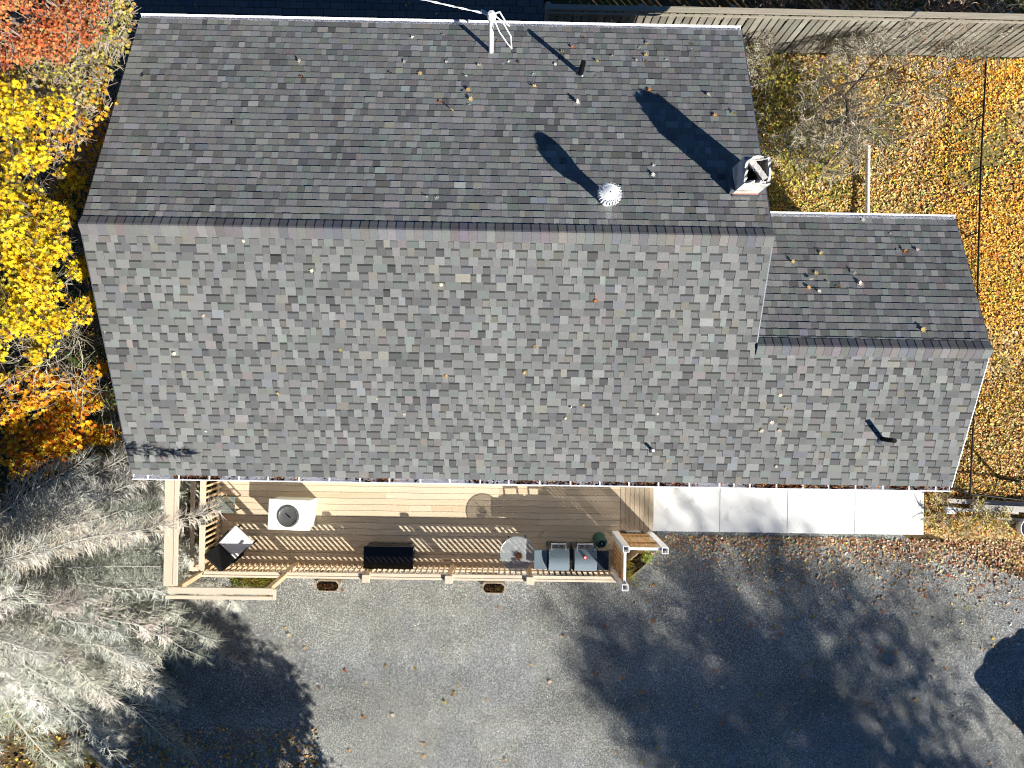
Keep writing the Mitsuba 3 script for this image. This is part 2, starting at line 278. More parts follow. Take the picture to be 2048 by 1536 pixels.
# ---------------------------------------------------------------- the ground
def sheet(outline, z, bsdf, key, label, cat=None):
    poly = shapely.Polygon(outline).buffer(0)
    v, f = trimesh.creation.triangulate_polygon(poly, engine='earcut')
    v = np.column_stack([v, np.full(len(v), z)])
    n = np.cross(v[f[:, 1]] - v[f[:, 0]], v[f[:, 2]] - v[f[:, 0]])[:, 2]
    f = np.where(n[:, None] < 0, f[:, ::-1], f)
    scene[key] = mikit.ply((v, f), bsdf)
    tag(key, label, cat, kind='structure')
def leafground(p, n, uv):
    a, b, w = voronoi(p.x * 13, p.y * 13); a2, b2, w2 = voronoi(p.x * 19 + 3, p.y * 19 + 8)
    c = mix(mix((.50, .34, .14), (.60, .46, .22), w), (.34, .17, .06), smoothstep(.7, .8, w2))
    c = mix(c, (.07, .05, .025), smoothstep(.38, .55, a2) * .8)
    g = smoothstep(.56, .70, fbm(p.x * .9, p.y * .9, 3.0, octaves=4))
    return mix(c, (.10, .11, .03), g * .7) * (.6 + .5 * smoothstep(.02, .16, b - a))
scene['m_leafground'] = two({'type': 'principled', 'base_color': mikit.proc(leafground), 'roughness': .9, 'specular': .15})
sheet([(-400, -400), (400, -400), (400, 400), (-400, 400)], 0.0, 'm_earth', 'ground', 'brown earth with thin grass round the house', 'ground')
edge = []
for x in np.linspace(-9.6, 12.0, 60):                         # north edge of the drive, ragged
    base = -3.2 if x < 9.7 else -3.55 - .25 * (x - 9.7)
    if x < -7.6: base = -4.6
    edge.append((x, base + .10 * math.sin(x * 3.1) + .08 * math.sin(x * 7.7 + 1)))
drive = edge + [(13.2, -4.6), (26, -5), (26, -40), (-9.0, -40)] + [(-9.6 + .35 * math.sin(y * 1.9) + .22 * math.sin(y * 5.3), y) for y in np.linspace(-14, -5.2, 30)]
sheet(drive, 0.004, 'm_gravel', 'gravel_drive', 'grey crushed stone drive in front of the deck', 'drive')

sheet([(4.1, 7.88), (4.1, 3.0), (8.1, 3.0), (8.1, -1.3), (9.85, -1.35), (9.85, -3.25), (13.0, -4.3), (30, -4.8), (30, 7.88)], 0.004, 'm_leafground', 'lawn', 'lawn under a carpet of orange and tan leaves', 'lawn')
# loose stones on the drive
def in_drive(P): return shapely.contains_xy(shapely.Polygon(drive), P[:, 0], P[:, 1])
N = 34000
P = np.column_stack([rng.uniform(-9.5, 12.6, N), rng.uniform(-9.4, -3.4, N)]); P = P[in_drive(P)]
sv = np.array([[1, 0, 0], [0, 1, 0], [-1, 0, 0], [0, -1, 0], [0, 0, .7], [0, 0, -.5]], float); sf = np.array([[0, 1, 4], [1, 2, 4], [2, 3, 4], [3, 0, 4]])
nr = np.column_stack([rng.normal(0, .25, (len(P), 2)), np.ones(len(P))])
size = rng.gamma(4, .0022, len(P)) + .004
v, f, m = scatter(sv, sf, np.column_stack([P, np.full(len(P), .004)]), size, frames(nr, rng.uniform(0, 6.3, len(P))))
v[:, :2] += rng.normal(0, .0025, (len(v), 2))
mb = MB().add(v, f, np.repeat(pick([(6, (.31, .32, .305)), (2, (.44, .44, .42)), (2, (.17, .175, .175)), (.35, (.66, .65, .62)), (.8, (.34, .29, .24))], len(P), .22), m, 0))
put('gravel_stones', mb, 'm_vc', vc=True); tag('gravel_stones', 'loose grey stones lying over the drive', 'gravel', kind='stuff')

# ---------------------------------------------------------------- the house
XL, XR, XE = -7.095, 4.4465, 8.649
YR, RUN, ZR, S = 2.571, 4.3615, 4.762, .4111
YE, ZEX = .7905, 4.03                                             # ridge of the lower wing
EXP = RUN * math.sqrt(1 + S * S) / 33                             # exposure of one course
SY = 1 / math.sqrt(1 + S * S)
house = tag('house', 'long grey shingled house with a lower wing on its right', 'house')
def slope_frame(side, eave_y, eave_z):
    """origin on the eave, unit vector up the slope, normal"""
    up = np.array([0, SY * (1 if side == 'front' else -1), S * SY]); nn = np.array([0, -S * SY * (1 if side == 'front' else -1), SY])
    return np.array([0, eave_y, eave_z]), up, nn
EAVE_F, EAVE_B, ZEAVE = YR - RUN, YR + RUN, ZR - S * RUN
EB_Y = YE + 2.563; EB_Z = ZEX - S * 2.563
PAL = [(72, (.167, .1705, .170)), (10, (.155, .171, .165)), (3.5, (.156, .165, .180)), (3, (.184, .179, .162)), (1.5, (.178, .164, .163)), (14, (.115, .118, .122))]
deckm = MB()
def slab(pts, th=.05):
    a = np.array(pts, float); b = a - [0, 0, th]; k = len(a); f = []
    for i in range(1, k - 1): f += [[0, i, i + 1], [k, k + i + 1, k + i]]
    for i in range(k): j = (i + 1) % k; f += [[i, k + i, k + j], [i, k + j, j]]
    deckm.add(np.vstack([a, b]), f)
slab([(XL, EAVE_F, ZEAVE - .012), (XR, EAVE_F, ZEAVE - .012), (XR, YR, ZR - .012), (XL, YR, ZR - .012)])
slab([(XR, EAVE_F, ZEAVE - .012), (XE, EAVE_F, ZEAVE - .012), (XE, YE, ZEX - .012), (XR, YE, ZEX - .012)])
slab([(XL, YR, ZR - .012), (XR, YR, ZR - .012), (XR, EAVE_B, ZEAVE - .012), (XL, EAVE_B, ZEAVE - .012)])
slab([(XR - .3, YE, ZEX - .012), (XE, YE, ZEX - .012), (XE, EB_Y, EB_Z - .012), (XR - .3, EB_Y, EB_Z - .012)])
roof = house + '__roof'
put(roof, deckm, 'm_black_matte'); tag(roof, 'grey architectural shingle roof with a ridge along its middle')
cells = []      # (importance, v, f, c)
def courses(side, x0, x1, eave_y, eave_z, rows, topcut):
    O, up, nn = slope_frame(side, eave_y, eave_z)
    L0 = rows * EXP if topcut is None else topcut
    i = 0
    while i * EXP < L0 - .02:
        s0 = i * EXP; s1 = min(s0 + EXP, L0)
        x = x0; raised = rng.random() < .5
        strip_tone, left = 0, 0.0
        while x < x1 - 1e-6:
            w = rng.choice([.095, .115, .135, .16, .19, .22, .26], p=[.10, .18, .2, .2, .16, .1, .06]) * rng.uniform(.92, 1.08)
            if x + w > x1 - .05: w = x1 - x
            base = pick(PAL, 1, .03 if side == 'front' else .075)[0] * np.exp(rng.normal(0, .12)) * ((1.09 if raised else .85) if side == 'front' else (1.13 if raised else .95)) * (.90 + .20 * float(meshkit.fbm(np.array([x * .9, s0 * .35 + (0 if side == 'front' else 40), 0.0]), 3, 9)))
            h0 = (.0125 if raised else .0065) if side == 'front' else (.0150 if raised else .0125)
            h0 += rng.normal(0, .0008)
            a, b = x + .0012, x + w - .0012
            def q(xx, s, h): return O + np.array([xx, 0, 0]) + up * s + nn * h
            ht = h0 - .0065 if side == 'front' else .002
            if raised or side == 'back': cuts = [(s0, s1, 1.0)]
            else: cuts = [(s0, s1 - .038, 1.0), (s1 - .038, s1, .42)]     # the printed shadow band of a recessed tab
            V, F, C = [], [], []
            for (p, r, m) in cuts:
                hp, hr = (h0 + (ht - h0) * (z - s0) / (s1 - s0) for z in (p, r))
                k = len(V)
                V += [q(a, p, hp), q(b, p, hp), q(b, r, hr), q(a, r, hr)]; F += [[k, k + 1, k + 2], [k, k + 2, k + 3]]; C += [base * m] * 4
            k = len(V)
            V += [q(a, s0, h0), q(b, s0, h0), q(b, s0, -.006), q(a, s0, -.006), q(b, s1, ht), q(b, s1, -.006), q(a, s1, ht), q(a, s1, -.006)]
            F += [[k, k + 2, k + 1], [k, k + 3, k + 2], [k + 1, k + 2, k + 5], [k + 1, k + 5, k + 4], [k, k + 6, k + 7], [k, k + 7, k + 3]]
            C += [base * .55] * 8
            F = np.array(F)
            if side == 'back': F = F[:, ::-1]
            d = 16.6 - (O + up * s0)[2]
            cells.append((w * (s1 - s0) / d ** 2 * (1.5 if side == 'front' else 1), np.array(V), F, np.array(C)))
            x += w; raised = not raised
        i += 1
courses('front', XL, XR, EAVE_F, ZEAVE, 33, None)
courses('front', XR, XE, EAVE_F, ZEAVE, 0, (YE - EAVE_F) / SY)
courses('back', XL, XR, EAVE_B, ZEAVE, 33, None)
courses('back', XR - .05, XE, EB_Y, EB_Z, 0, 2.563 / SY)
order = np.argsort([-c[0] for c in cells]); chosen = set(order[:300].tolist())
field = MB()
for i, (imp, V, F, C) in enumerate(cells):
    if i in chosen: part(roof, 'shingle', MB().add(V, F, C), 'm_shingle', vc=True)
    else: field.add(V, F, C)
part(roof, 'shingle_field', field, 'm_shingle', vc=True, kind='stuff')
def ridge(x0, x1, yr, zr):
    n = int((x1 - x0) / .148); w = (x1 - x0) / n
    for i in range(n):
        xa, xb = x0 + i * w, x0 + (i + 1) * w + .012
        c = pick([(5, (.150, .149, .150)), (2, (.130, .136, .146)), (1, (.150, .140, .145)), (1, (.17, .168, .162))], 1, .10)[0]
        mb = MB(); V, F = [], []
        prof = [(-.155, -.155 * S + .016), (-.09, -.09 * S + .034), (-.03, -.03 * S + .052), (0, .054), (.03, -.03 * S + .052), (.09, -.09 * S + .034), (.155, -.155 * S + .016)]
        k = len(prof)
        for (xx, lift) in ((xa, .006), (xb, 0.0)):
            V += [(xx, yr + y, zr + z + lift) for y, z in prof]
        for j in range(k - 1): F += [[j, k + j, k + j + 1], [j, k + j + 1, j + 1]]
        m0 = len(V); V += [(xa, yr + y, zr + z - .012) for y, z in prof]
        for j in range(k - 1): F += [[j, j + 1, m0 + j + 1], [j, m0 + j + 1, m0 + j]]
        for side in (0, k - 1):
            m = len(V); V += [V[side], V[k + side], np.array(V[k + side]) - [0, 0, .014], np.array(V[side]) - [0, 0, .014]]; F += [[m, m + 1, m + 2], [m, m + 2, m + 3]]
        mb.add(V, F, c); part(roof, 'ridge_cap', mb, 'm_shingle', vc=True)
ridge(XL, XR, YR, ZR); ridge(XR + .012, XE, YE, ZEX)

# walls under the eaves
OV = .45
def wall_part(name, pts, h_pts):
    pass
mb = MB()
def quad(a, b, c, d, th, inward):
    pass
wl = MB()
wl.box(((XL + OV + XR - .3) / 2, YR, (ZEAVE - .03) / 2), (XR - .3 - XL - OV, 2 * RUN - 2 * OV, ZEAVE - .03))
gab = np.array([(0, -RUN + OV, ZEAVE - .04), (0, RUN - OV, ZEAVE - .04), (0, 0, ZR - .12)])
for xg in (XL + OV + .02, XR - .32):
    a = gab + [xg - .06, YR, 0]; b = gab + [xg + .06, YR, 0]
    wl.add(np.vstack([a, b]), [[0, 1, 2], [3, 5, 4], [0, 3, 4], [0, 4, 1], [1, 4, 5], [1, 5, 2], [2, 5, 3], [2, 3, 0]])
wl.box(((XR - .3 + XE - OV) / 2, (EAVE_F + OV + EB_Y - OV) / 2, (EB_Z - .06) / 2), (XE - OV - XR + .3 - .004, EB_Y - EAVE_F - 2 * OV - .01, EB_Z - .06))
part(house, 'wall', wl, 'm_wall')
for (x, w, z0, z1, nm) in ((-4.6, 1.0, .5, 2.55, 'door'), (-1.6, 1.4, 1.3, 2.4, 'window'), (1.2, 1.4, 1.3, 2.4, 'window'), (6.4, 1.2, 1.2, 2.3, 'window')):
    y = EAVE_F + OV
    f = MB()
    for dx in (-w / 2, w / 2): f.box((x + dx, y - .02, (z0 + z1) / 2), (.09, .06, z1 - z0 + .09))
    for z in (z0 + .001, z1): f.box((x, y - .018, z), (w - .09, .06, .09))
    k = part(house, nm, f, 'm_white')
    part(k, 'pane', MB().box((x, y - .008, (z0 + z1) / 2), (w - .09, .03, z1 - z0 - .09)), 'm_pane')

# gutters with their hangers
def gutter(x0, x1, y, z, out, hangers=True):
    """a trough; out = -1 to the front, +1 to the back"""
    g = MB(); L = x1 - x0; c = (x0 + x1) / 2; dp = .095
    g.box((c, y + out * dp, z), (L, .022, .10)).box((c, y + out * dp / 2, z - .045), (L, dp - .02, .012)).box((c, y + out * .004, z - .01), (L, .006, .07))
    for xx in (x0 + .006, x1 - .006): g.box((xx, y + out * dp / 2, z - .01), (.012, dp - .022, .075))
    k = part(house, 'gutter', g, 'm_gutter')
    if not hangers: return
    n = int(L / .58)
    for i in range(n + 1):
        part(k, 'hanger', MB().box((x0 + .3 + i * (L - .6) / n + rng.normal(0, .01), y + out * .048, z + .045), (.028, .08, .006)), 'm_gutter')
gutter(XL, XR, EAVE_F, ZEAVE - .055, -1)
gutter(XR + .004, XE, EAVE_F - .004, ZEAVE - .075, -1)
gutter(XL, XR, EAVE_B, ZEAVE - .055, 1, False)
gutter(XR + .05, XE, EB_Y, EB_Z - .055, 1, False)
n = 900
x = np.concatenate([rng.normal(c, rng.uniform(.12, .4), n // 30) for c in rng.uniform(XL, XE, 30)]); x = x[(x > XL + .05) & (x < XE - .05)]
pos = np.column_stack([x, rng.uniform(EAVE_F - .075, EAVE_F - .012, len(x)), rng.uniform(ZEAVE - .085, ZEAVE - .03, len(x))])
v, f, m = scatter(*LEAF_SMALL, pos, rng.uniform(.03, .08, len(x)), frames(np.column_stack([rng.normal(0, .5, (len(x), 2)), np.ones(len(x))]), rng.uniform(0, 6.3, len(x))))
part(house, 'gutter_leaves', MB().add(v, f, np.repeat(pick([(3, (.10, .03, .012)), (2, (.28, .10, .03)), (1, (.45, .22, .05)), (2, (.04, .02, .012))], len(x), .25), m, 0)), 'm_litter', vc=True, kind='stuff', label='brown wet leaves lying in the front gutter')
# verge trim
for (x, y0, z0, y1, z1) in ((XL - .012, EAVE_F, ZEAVE, YR, ZR), (XL - .012, EAVE_B, ZEAVE, YR, ZR), (XR + .012, EAVE_B, ZEAVE, YR, ZR), (XR + .012, YR, ZR, YE + .02, ZEX + .008), (XE + .012, EAVE_F, ZEAVE, YE, ZEX), (XE + .012, EB_Y, EB_Z, YE, ZEX)):
    part(house, 'verge_board', MB().bar((x, y0, z0 - .075), (x, y1, z1 - .075), .018, .13), 'm_flashing')

# ---- chimney (part of the house)
cx0, cx1, cy0, cy1, ct = 3.86, 4.29, 3.385, 3.83, 5.06
ch = MB(); th = .046
for (a, b, c, d) in ((cx0, cx1, cy0, cy0 + th), (cx0, cx1, cy1 - th, cy1), (cx0, cx0 + th, cy0 + th, cy1 - th), (cx1 - th, cx1, cy0 + th, cy1 - th)):
    nx, ny, nz = max(2, int((b - a) / .03)), max(2, int((d - c) / .03)), 16
    bx = trimesh.creation.box(((b - a), (d - c), ct - 3.9)); bx = bx.subdivide_to_size(.04)
    V = bx.vertices + [(a + b) / 2, (c + d) / 2, (ct + 3.9) / 2]
    top = V[:, 2] > ct - .02
    q = meshkit.fbm(V * [14, 14, 14], 3)[:, None] - .5
    V[:, :2] += (q * .030)
    V[top, 2] += (meshkit.noise(V[top] * [19, 19, 1], 5) - .62) * .12
    ch.add(V, bx.faces)
chim = part(house, 'chimney', ch, 'm_stucco', smooth=35, label='short crumbling rendered chimney with a broken cap at the right end of the roof')
cap = trimesh.creation.box((.42, .095, .07)).subdivide_to_size(.03)
V = cap.vertices.copy(); V += (meshkit.fbm(V * 22 + 3, 3)[:, None] - .5) * .05
V = V @ rot('y', .10).T @ rot('z', -.86).T + [4.07, 3.62, ct - .03]
part(chim, 'broken_cap', (V, cap.faces), 'm_stucco', smooth=35)
part(chim, 'flashing', MB().box((cx0 - .035, (cy0 + cy1) / 2, 4.40), (.07, .5, .16), rx=-math.atan(S)).box(((cx0 + cx1) / 2, cy0 - .03, ZR - S * (cy0 - .03 - YR) + .02), (.46, .07, .03), rx=-math.atan(S)), 'm_flashing')
part(chim, 'sill', MB().box(((cx0 + cx1) / 2 - .01, cy0 - .008, ZR - S * (cy0 - YR) + .035), (.45, .03, .05)), 'm_terracotta')
part(chim, 'soot', MB().box(((cx0 + cx1) / 2, (cy0 + cy1) / 2, 4.45), (.34, .34, .02)), 'm_black_matte')

# ---- spinning roof ventilator
vx, vy = 1.672, 3.20
vz = ZR - S * (vy - YR)
tv = part(house, 'roof_ventilator', MB().lathe((vx, vy, vz - .1), [(.02, 0), (.11, 0), (.11, .36), (.125, .36), (.125, .40), (.0, .40)], 24), 'm_galv', smooth=40, label='round galvanised turbine ventilator on the back roof slope')
part(tv, 'dome', MB().lathe((vx, vy, vz + .515), [(.146, -.028), (.144, -.010), (.10, .018), (.04, .033), (.0, .035)], 28), 'm_galv', smooth=50)
part(tv, 'bolt', MB().lathe((vx, vy, vz + .548), [(.010, 0), (.010, .008), (0, .009)], 8), 'm_dark')
nf = 24
for i in range(nf):
    a = i / nf * 2 * PI; V = []
    K = 9
    for j in range(K):
        t = j / (K - 1); z = vz + .30 + .225 * t; r = .118 + .090 * math.sin(PI * (t * .80 + .04)) ** .7
        da = .0
        o = np.array([r * math.cos(a + da), r * math.sin(a + da), 0]); rin = r - .045
        inn = np.array([rin * math.cos(a + .30), rin * math.sin(a + .30), 0])
        mid = (o + inn) / 2 * 1.012
        V += [o + [vx, vy, z], mid + [vx, vy, z], inn + [vx, vy, z]]
    F = []
    for j in range(K - 1):
        for c in (0, 1):
            p = j * 3 + c; F += [[p, p + 1, p + 4], [p, p + 4, p + 3]]
    V = np.array(V); cen = np.array([vx, vy, 0]); Vi = V.copy(); Vi[:, :2] = cen[:2] + (V[:, :2] - cen[:2]) * .985
    M2 = len(V); part(tv, 'vane', (np.vstack([V, Vi]), np.vstack([F, np.array(F)[:, ::-1] + M2])), 'm_galv')

# ---- pipes through the roof
def vent(x, y, z, h, r, mat, lab, lean=(0, 0)):
    k = part(house, 'vent_pipe', MB().tube([(x, y, z - .05), (x + lean[0], y + lean[1], z + h)], r, 14), mat, smooth=40, label=lab)
    part(k, 'collar', MB().lathe((x, y, z - .03), [(r * 2.6, -.02), (r * 2.4, .02), (r * 1.1, .07), (r * 1.02, .07)], 16), 'm_flashing', smooth=40)
vent(1.31, 5.837, 3.419, .47, .048, 'm_pipe', 'black vent pipe near the back eave')
vent(7.07, -.87, 3.345, .46, .043, 'm_pipe', 'black vent pipe on the front slope of the lower wing')
vent(2.78, -1.15, 3.232, .17, .028, 'm_white', 'stubby white pipe low on the front slope')
ms = part(house, 'service_mast', MB().tube([(-.365, 6.30, 3.20), (-.355, 6.34, 3.8), (-.345, 6.37, 4.30), (-.335, 6.40, 4.36)], [.043, .043, .043, .043], 12), 'm_wire', smooth=40, label='white service mast with wires at the back eave')
part(ms, 'weatherhead', MB().lathe((-.335, 6.39, 4.32), [(.0, .15), (.06, .13), (.085, .06), (.08, 0), (.04, -.04)], 16), 'm_wire', smooth=50)
part(ms, 'collar', MB().lathe((-.365, 6.30, 3.17), [(.11, -.02), (.10, .02), (.04, .08), (.033, .08)], 16), 'm_flashing', smooth=40)
for (q, w) in (([(-.33, 6.42, 4.40), (-.15, 6.36, 4.25), (.0, 6.23, 4.0), (.02, 6.15, 3.7)], .013), ([(-.33, 6.40, 4.38), (-.2, 6.2, 4.2), (-.05, 6.16, 3.85), (.02, 6.15, 3.72)], .013), ([(-.33, 6.42, 4.36), (-.2, 6.5, 4.3), (-.07, 6.42, 4.05), (-.02, 6.40, 4.02)], .015)):
    part(ms, 'drip_loop', MB().tube(q, w, 6), 'm_wire', smooth=True)
wr = tag('service_wire', 'pale twisted service cable running off over the back yard', 'cable')
a, b = np.array([-.42, 6.46, 4.30]), np.array([-9.0, 8.05, 4.9]); tt = np.linspace(0, 1, 60)
pts = a + (b - a) * tt[:, None] - np.array([0, 0, 1.0]) * (.35 * tt * (1 - tt))[:, None]
for ph in (0, PI): 
    o = np.stack([np.zeros(60), .012 * np.sin(tt * 260 + ph), .012 * np.cos(tt * 260 + ph)], 1)
    part(wr, 'strand', MB().tube(pts + o, .0085, 5), 'm_wire', smooth=True)
part(wr, 'clamp', MB().tube([(-.42, 6.46, 4.30), (-.52, 6.51, 4.31)], .03, 8), 'm_steel')
# ---------------------------------------------------------------- deck
DZ = .5
deck = tag('deck', 'tan timber deck with a balustrade along the front of the house', 'deck')
y = EAVE_F + OV - .07; i = 0
while y > -4.16:
    z = DZ - .019 + rng.normal(0, .0012)
    a = -6.44; b = 2.655
    joints = sorted(rng.uniform(a + 1.5, b - 1.5, rng.integers(1, 3)).tolist()); xs = [a] + joints + [b]
    for p, q in zip(xs[:-1], xs[1:]):
        part(deck, 'floor_board', MB().box(((p + q) / 2, y, z), (q - p - .004, .131, .038)), 'm_board_%d' % rng.integers(4))
    y -= .138; i += 1
deck_y0 = y + .069
for i in range(7):
    x = 2.66 + .055 + i * .108
    part(deck, 'ramp_board', MB().box((x, (-1.4 - 3.20) / 2, DZ - .017 + (.004 if i % 2 else 0)), (.100, 1.84, .036)), 'm_cross_%d' % rng.integers(4))
part(deck, 'joist_frame', MB().box((-1.9, -4.20, .25), (9.1, .04, .42)).box((-6.47, -2.8, .25), (.04, 2.76, .42)).box((2.72, -3.75, .25), (.04, .84, .42)).box((3.40, -2.35, .24), (.04, 1.66, .40)).box((-1.9, -2.8, .40), (9.0, .04, .12)), 'm_rail')
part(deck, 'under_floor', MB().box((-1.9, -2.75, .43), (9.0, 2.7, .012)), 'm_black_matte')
# balustrade
rl = deck + '__balustrade'
TOP = DZ + .95
yr = -4.105; xl = -6.39
put(rl, MB().box(((xl - .06 + 2.45) / 2, yr - .02, TOP - .019), (2.45 - xl + .06, .045, .038)).box(((xl + 2.45) / 2, yr + .045, TOP - .028), (2.45 - xl - .1, .066, .038)), 'm_rail')
part(rl, 'rail', MB().box((xl, (yr + .08 - 1.36) / 2, TOP - .02), (.11, -1.36 - yr - .08, .038)), 'm_rail_y')
for z, hh in ((.055, .085), (.215, .042), (.280, .042), (.615, .042), (.680, .042), (.882, .075)):
    part(rl, 'rail', MB().box(((xl + 2.45) / 2, yr - .012, DZ + z), (2.45 - xl - .12, .036, hh)), 'm_rail')
for z in (DZ + .10, TOP - .13):
    part(rl, 'rail', MB().box((xl - .012, (yr + -1.36) / 2, z), (.036, -1.36 - yr - .14, .085)), 'm_rail_y')
posts = [-4.60, -2.885, -1.13, .60]
x = xl + .10
while x < 2.40:
    if min(abs(x - p) for p in posts) > .07:
        part(rl, 'baluster', MB().box((x, yr + .025, (DZ + TOP) / 2 - .02), (.038, .036, TOP - DZ - .09)), 'm_post')
    x += .122
y = yr + .16
while y < -1.42:
    part(rl, 'baluster', MB().box((xl + .025, y, (DZ + TOP) / 2 - .02), (.036, .038, TOP - DZ - .09)), 'm_post')
    y += .122
for p in posts[1:]:
    part(rl, 'post', MB().box((p, yr + .012, (DZ + TOP) / 2 - .01), (.095, .095, TOP - DZ - .02)), 'm_post')
    part(rl, 'post_cap', MB().add(*man(rounded((.165, .165, .05), .008).translate((p, yr - .012, TOP + .055)))).box((p, yr - .005, TOP + .016), (.13, .13, .03)), 'm_rail')
# tall open frame over the left end
fr = deck + '__corner_frame'
FT = 2.62
put(fr, MB().box((-5.52, yr + .005, FT - .03), (2.05, .12, .045)), 'm_rail')
part(fr, 'beam', MB().box((-5.52, yr - .135, FT - .05), (2.15, .065, .05)), 'm_rail')
part(fr, 'beam', MB().box((-6.545, -2.62, FT - .03), (.175, 2.80, .045)), 'm_rail_y')
part(fr, 'beam', MB().box((-6.405, -2.62, FT - .02), (.075, 2.78, .045)), 'm_rail_y')
for (px, py) in ((-4.62, yr + .012), (-6.42, yr + .012)):
    part(fr, 'post', MB().box((px, py, (FT - .06 + .02) / 2), (.092, .092, FT - .08)), 'm_post')
part(fr, 'end_block', MB().box((-4.47, yr - .06, FT - .045), (.05, .21, .06)), 'm_rail_y')
part(fr, 'middle_rail', MB().box((-6.78, -2.7, 1.02), (.085, 2.7, .04)).box((-6.62, -4.09, 1.02), (.40, .085, .04)), 'm_rail_y')
part(fr, 'rail_post', MB().box((-6.78, -4.09, .5), (.08, .08, 1.0)).box((-6.78, -1.6, .5), (.08, .08, 1.0)), 'm_post')

# slatted screen at the right end, with hollow white post sleeves
sc = tag('slatted_screen', 'L-shaped brown slatted privacy screen with hollow white posts', 'screen')
SB, ST = DZ - .2, 1.93
k = 0
yy = -4.02
while yy < -3.40:
    part(sc, 'slat', MB().box((2.53, yy, (SB + ST) / 2), (.010, .074, ST - SB)), 'm_slat'); yy += .0955; k += 1
xx = 2.63
while xx < 3.29:
    part(sc, 'slat', MB().box((xx, -3.305, (SB + ST) / 2), (.074, .010, ST - SB)), 'm_slat'); xx += .0955; k += 1
part(sc, 'top_rail', MB().box((2.53, -3.70, ST + .015), (.052, .64, .045)), 'm_white')
part(sc, 'top_rail', MB().box((2.94, -3.305, ST + .017), (.68, .052, .045)), 'm_white')
for z in (.75, 1.45):
    part(sc, 'cross_rail', MB().box((2.53 - .024, -3.70, z), (.035, .66, .085)), 'm_slat'); part(sc, 'cross_rail', MB().box((2.94, -3.305 + .024, z), (.70, .035, .085)), 'm_slat')
for (px, py) in ((2.541, -3.304), (3.346, -3.324), (2.533, -4.096)):
    s = MB(); zt = 2.03; w = .135; t = .014; h = zt
    for (dx, dy, sx, sy) in ((-w / 2 + t / 2, 0, t, w), (w / 2 - t / 2, 0, t, w), (0, -w / 2 + t / 2, w - 2 * t, t), (0, w / 2 - t / 2, w - 2 * t, t)):
        s.box((px + dx, py + dy, h / 2), (sx, sy, h))
    part(sc, 'post', s, 'm_white')

# ---------------------------------------------------------------- concrete path
path = tag('path', 'pale concrete slab path beside the lower wing', 'path', kind='structure')
xs = [3.475, 5.03, 6.605, 8.18, 9.80]
for a, b in zip(xs[:-1], xs[1:]):
    sl = rounded((b - a - .010, 2.02, .16), .012)
    part(path, 'slab', man(sl.translate(((a + b) / 2, -2.29, .075))), 'm_concrete')
put(path, MB().box((6.63, -2.29, .02), (6.3, 1.98, .04)), 'm_earth')

# ---------------------------------------------------------------- furniture on the deck
def fire_table():
    t = tag('fire_table', 'white rectangular fire table with a round dark bowl in its top', 'fire table')
    cx, cy = -4.66, -2.875; zt = 1.07
    V, F = man(rounded((.92, .665, .05), .012).rotate((0, 0, -1.5)).translate((cx, cy, zt - .025))); part(t, 'top', MB().add(V, F), 'm_white')
    part(t, 'body', MB().box((cx, cy, (DZ + zt - .055) / 2 + .0), (.86, .60, zt - .055 - DZ), rz=-.026), 'm_tan')
    b = part(t, 'bowl', MB().lathe((cx - .02, cy - .03, zt), [(.24, .004), (.235, .022), (.21, .03), (.18, .010), (.10, -.0), (.0, .002)], 40), 'm_bowl', smooth=40, label='dark steel bowl set in the table top')
    part(b, 'handle', MB().bar((cx - .05, cy + .01, zt + .02), (cx + .03, cy - .06, zt + .02), .02, .02), 'm_black')
    for a in (.4, 1.9, 2.5):
        part(b, 'bolt', MB().lathe((cx - .02 + .2 * math.cos(a), cy - .03 + .2 * math.sin(a), zt + .026), [(.013, 0), (.011, .008), (0, .009)], 10), 'm_steel')
plain('m_bowl', (.085, .085, .085), .45, .5)
fire_table()
def chest():
    t = tag('storage_chest', 'long glossy black storage bench against the front balustrade', 'bench')
    cx, cy = -2.50, -3.79; zt = DZ + .50
    part(t, 'box', man(rounded((1.03, .46, .46), .03).translate((cx, cy, DZ + .235))), 'm_black')
    part(t, 'lid', man(rounded((1.09, .50, .05), .02).translate((cx, cy, zt - .01))), 'm_black', smooth=40)
    part(t, 'handle', MB().tube([(cx - .08, cy + .245, zt - .03), (cx - .06, cy + .27, zt - .03), (cx + .06, cy + .27, zt - .03), (cx + .08, cy + .245, zt - .03)], .008, 8), 'm_dark')
    for s in (-1, 1): part(t, 'hinge', MB().box((cx + s * .35, cy - .24, zt + .016), (.09, .03, .008)), 'm_dark')
    for s in (-1, 1): part(t, 'strap', MB().box((cx + s * .53, cy, zt - .06), (.012, .30, .05)), 'm_dark')
chest()
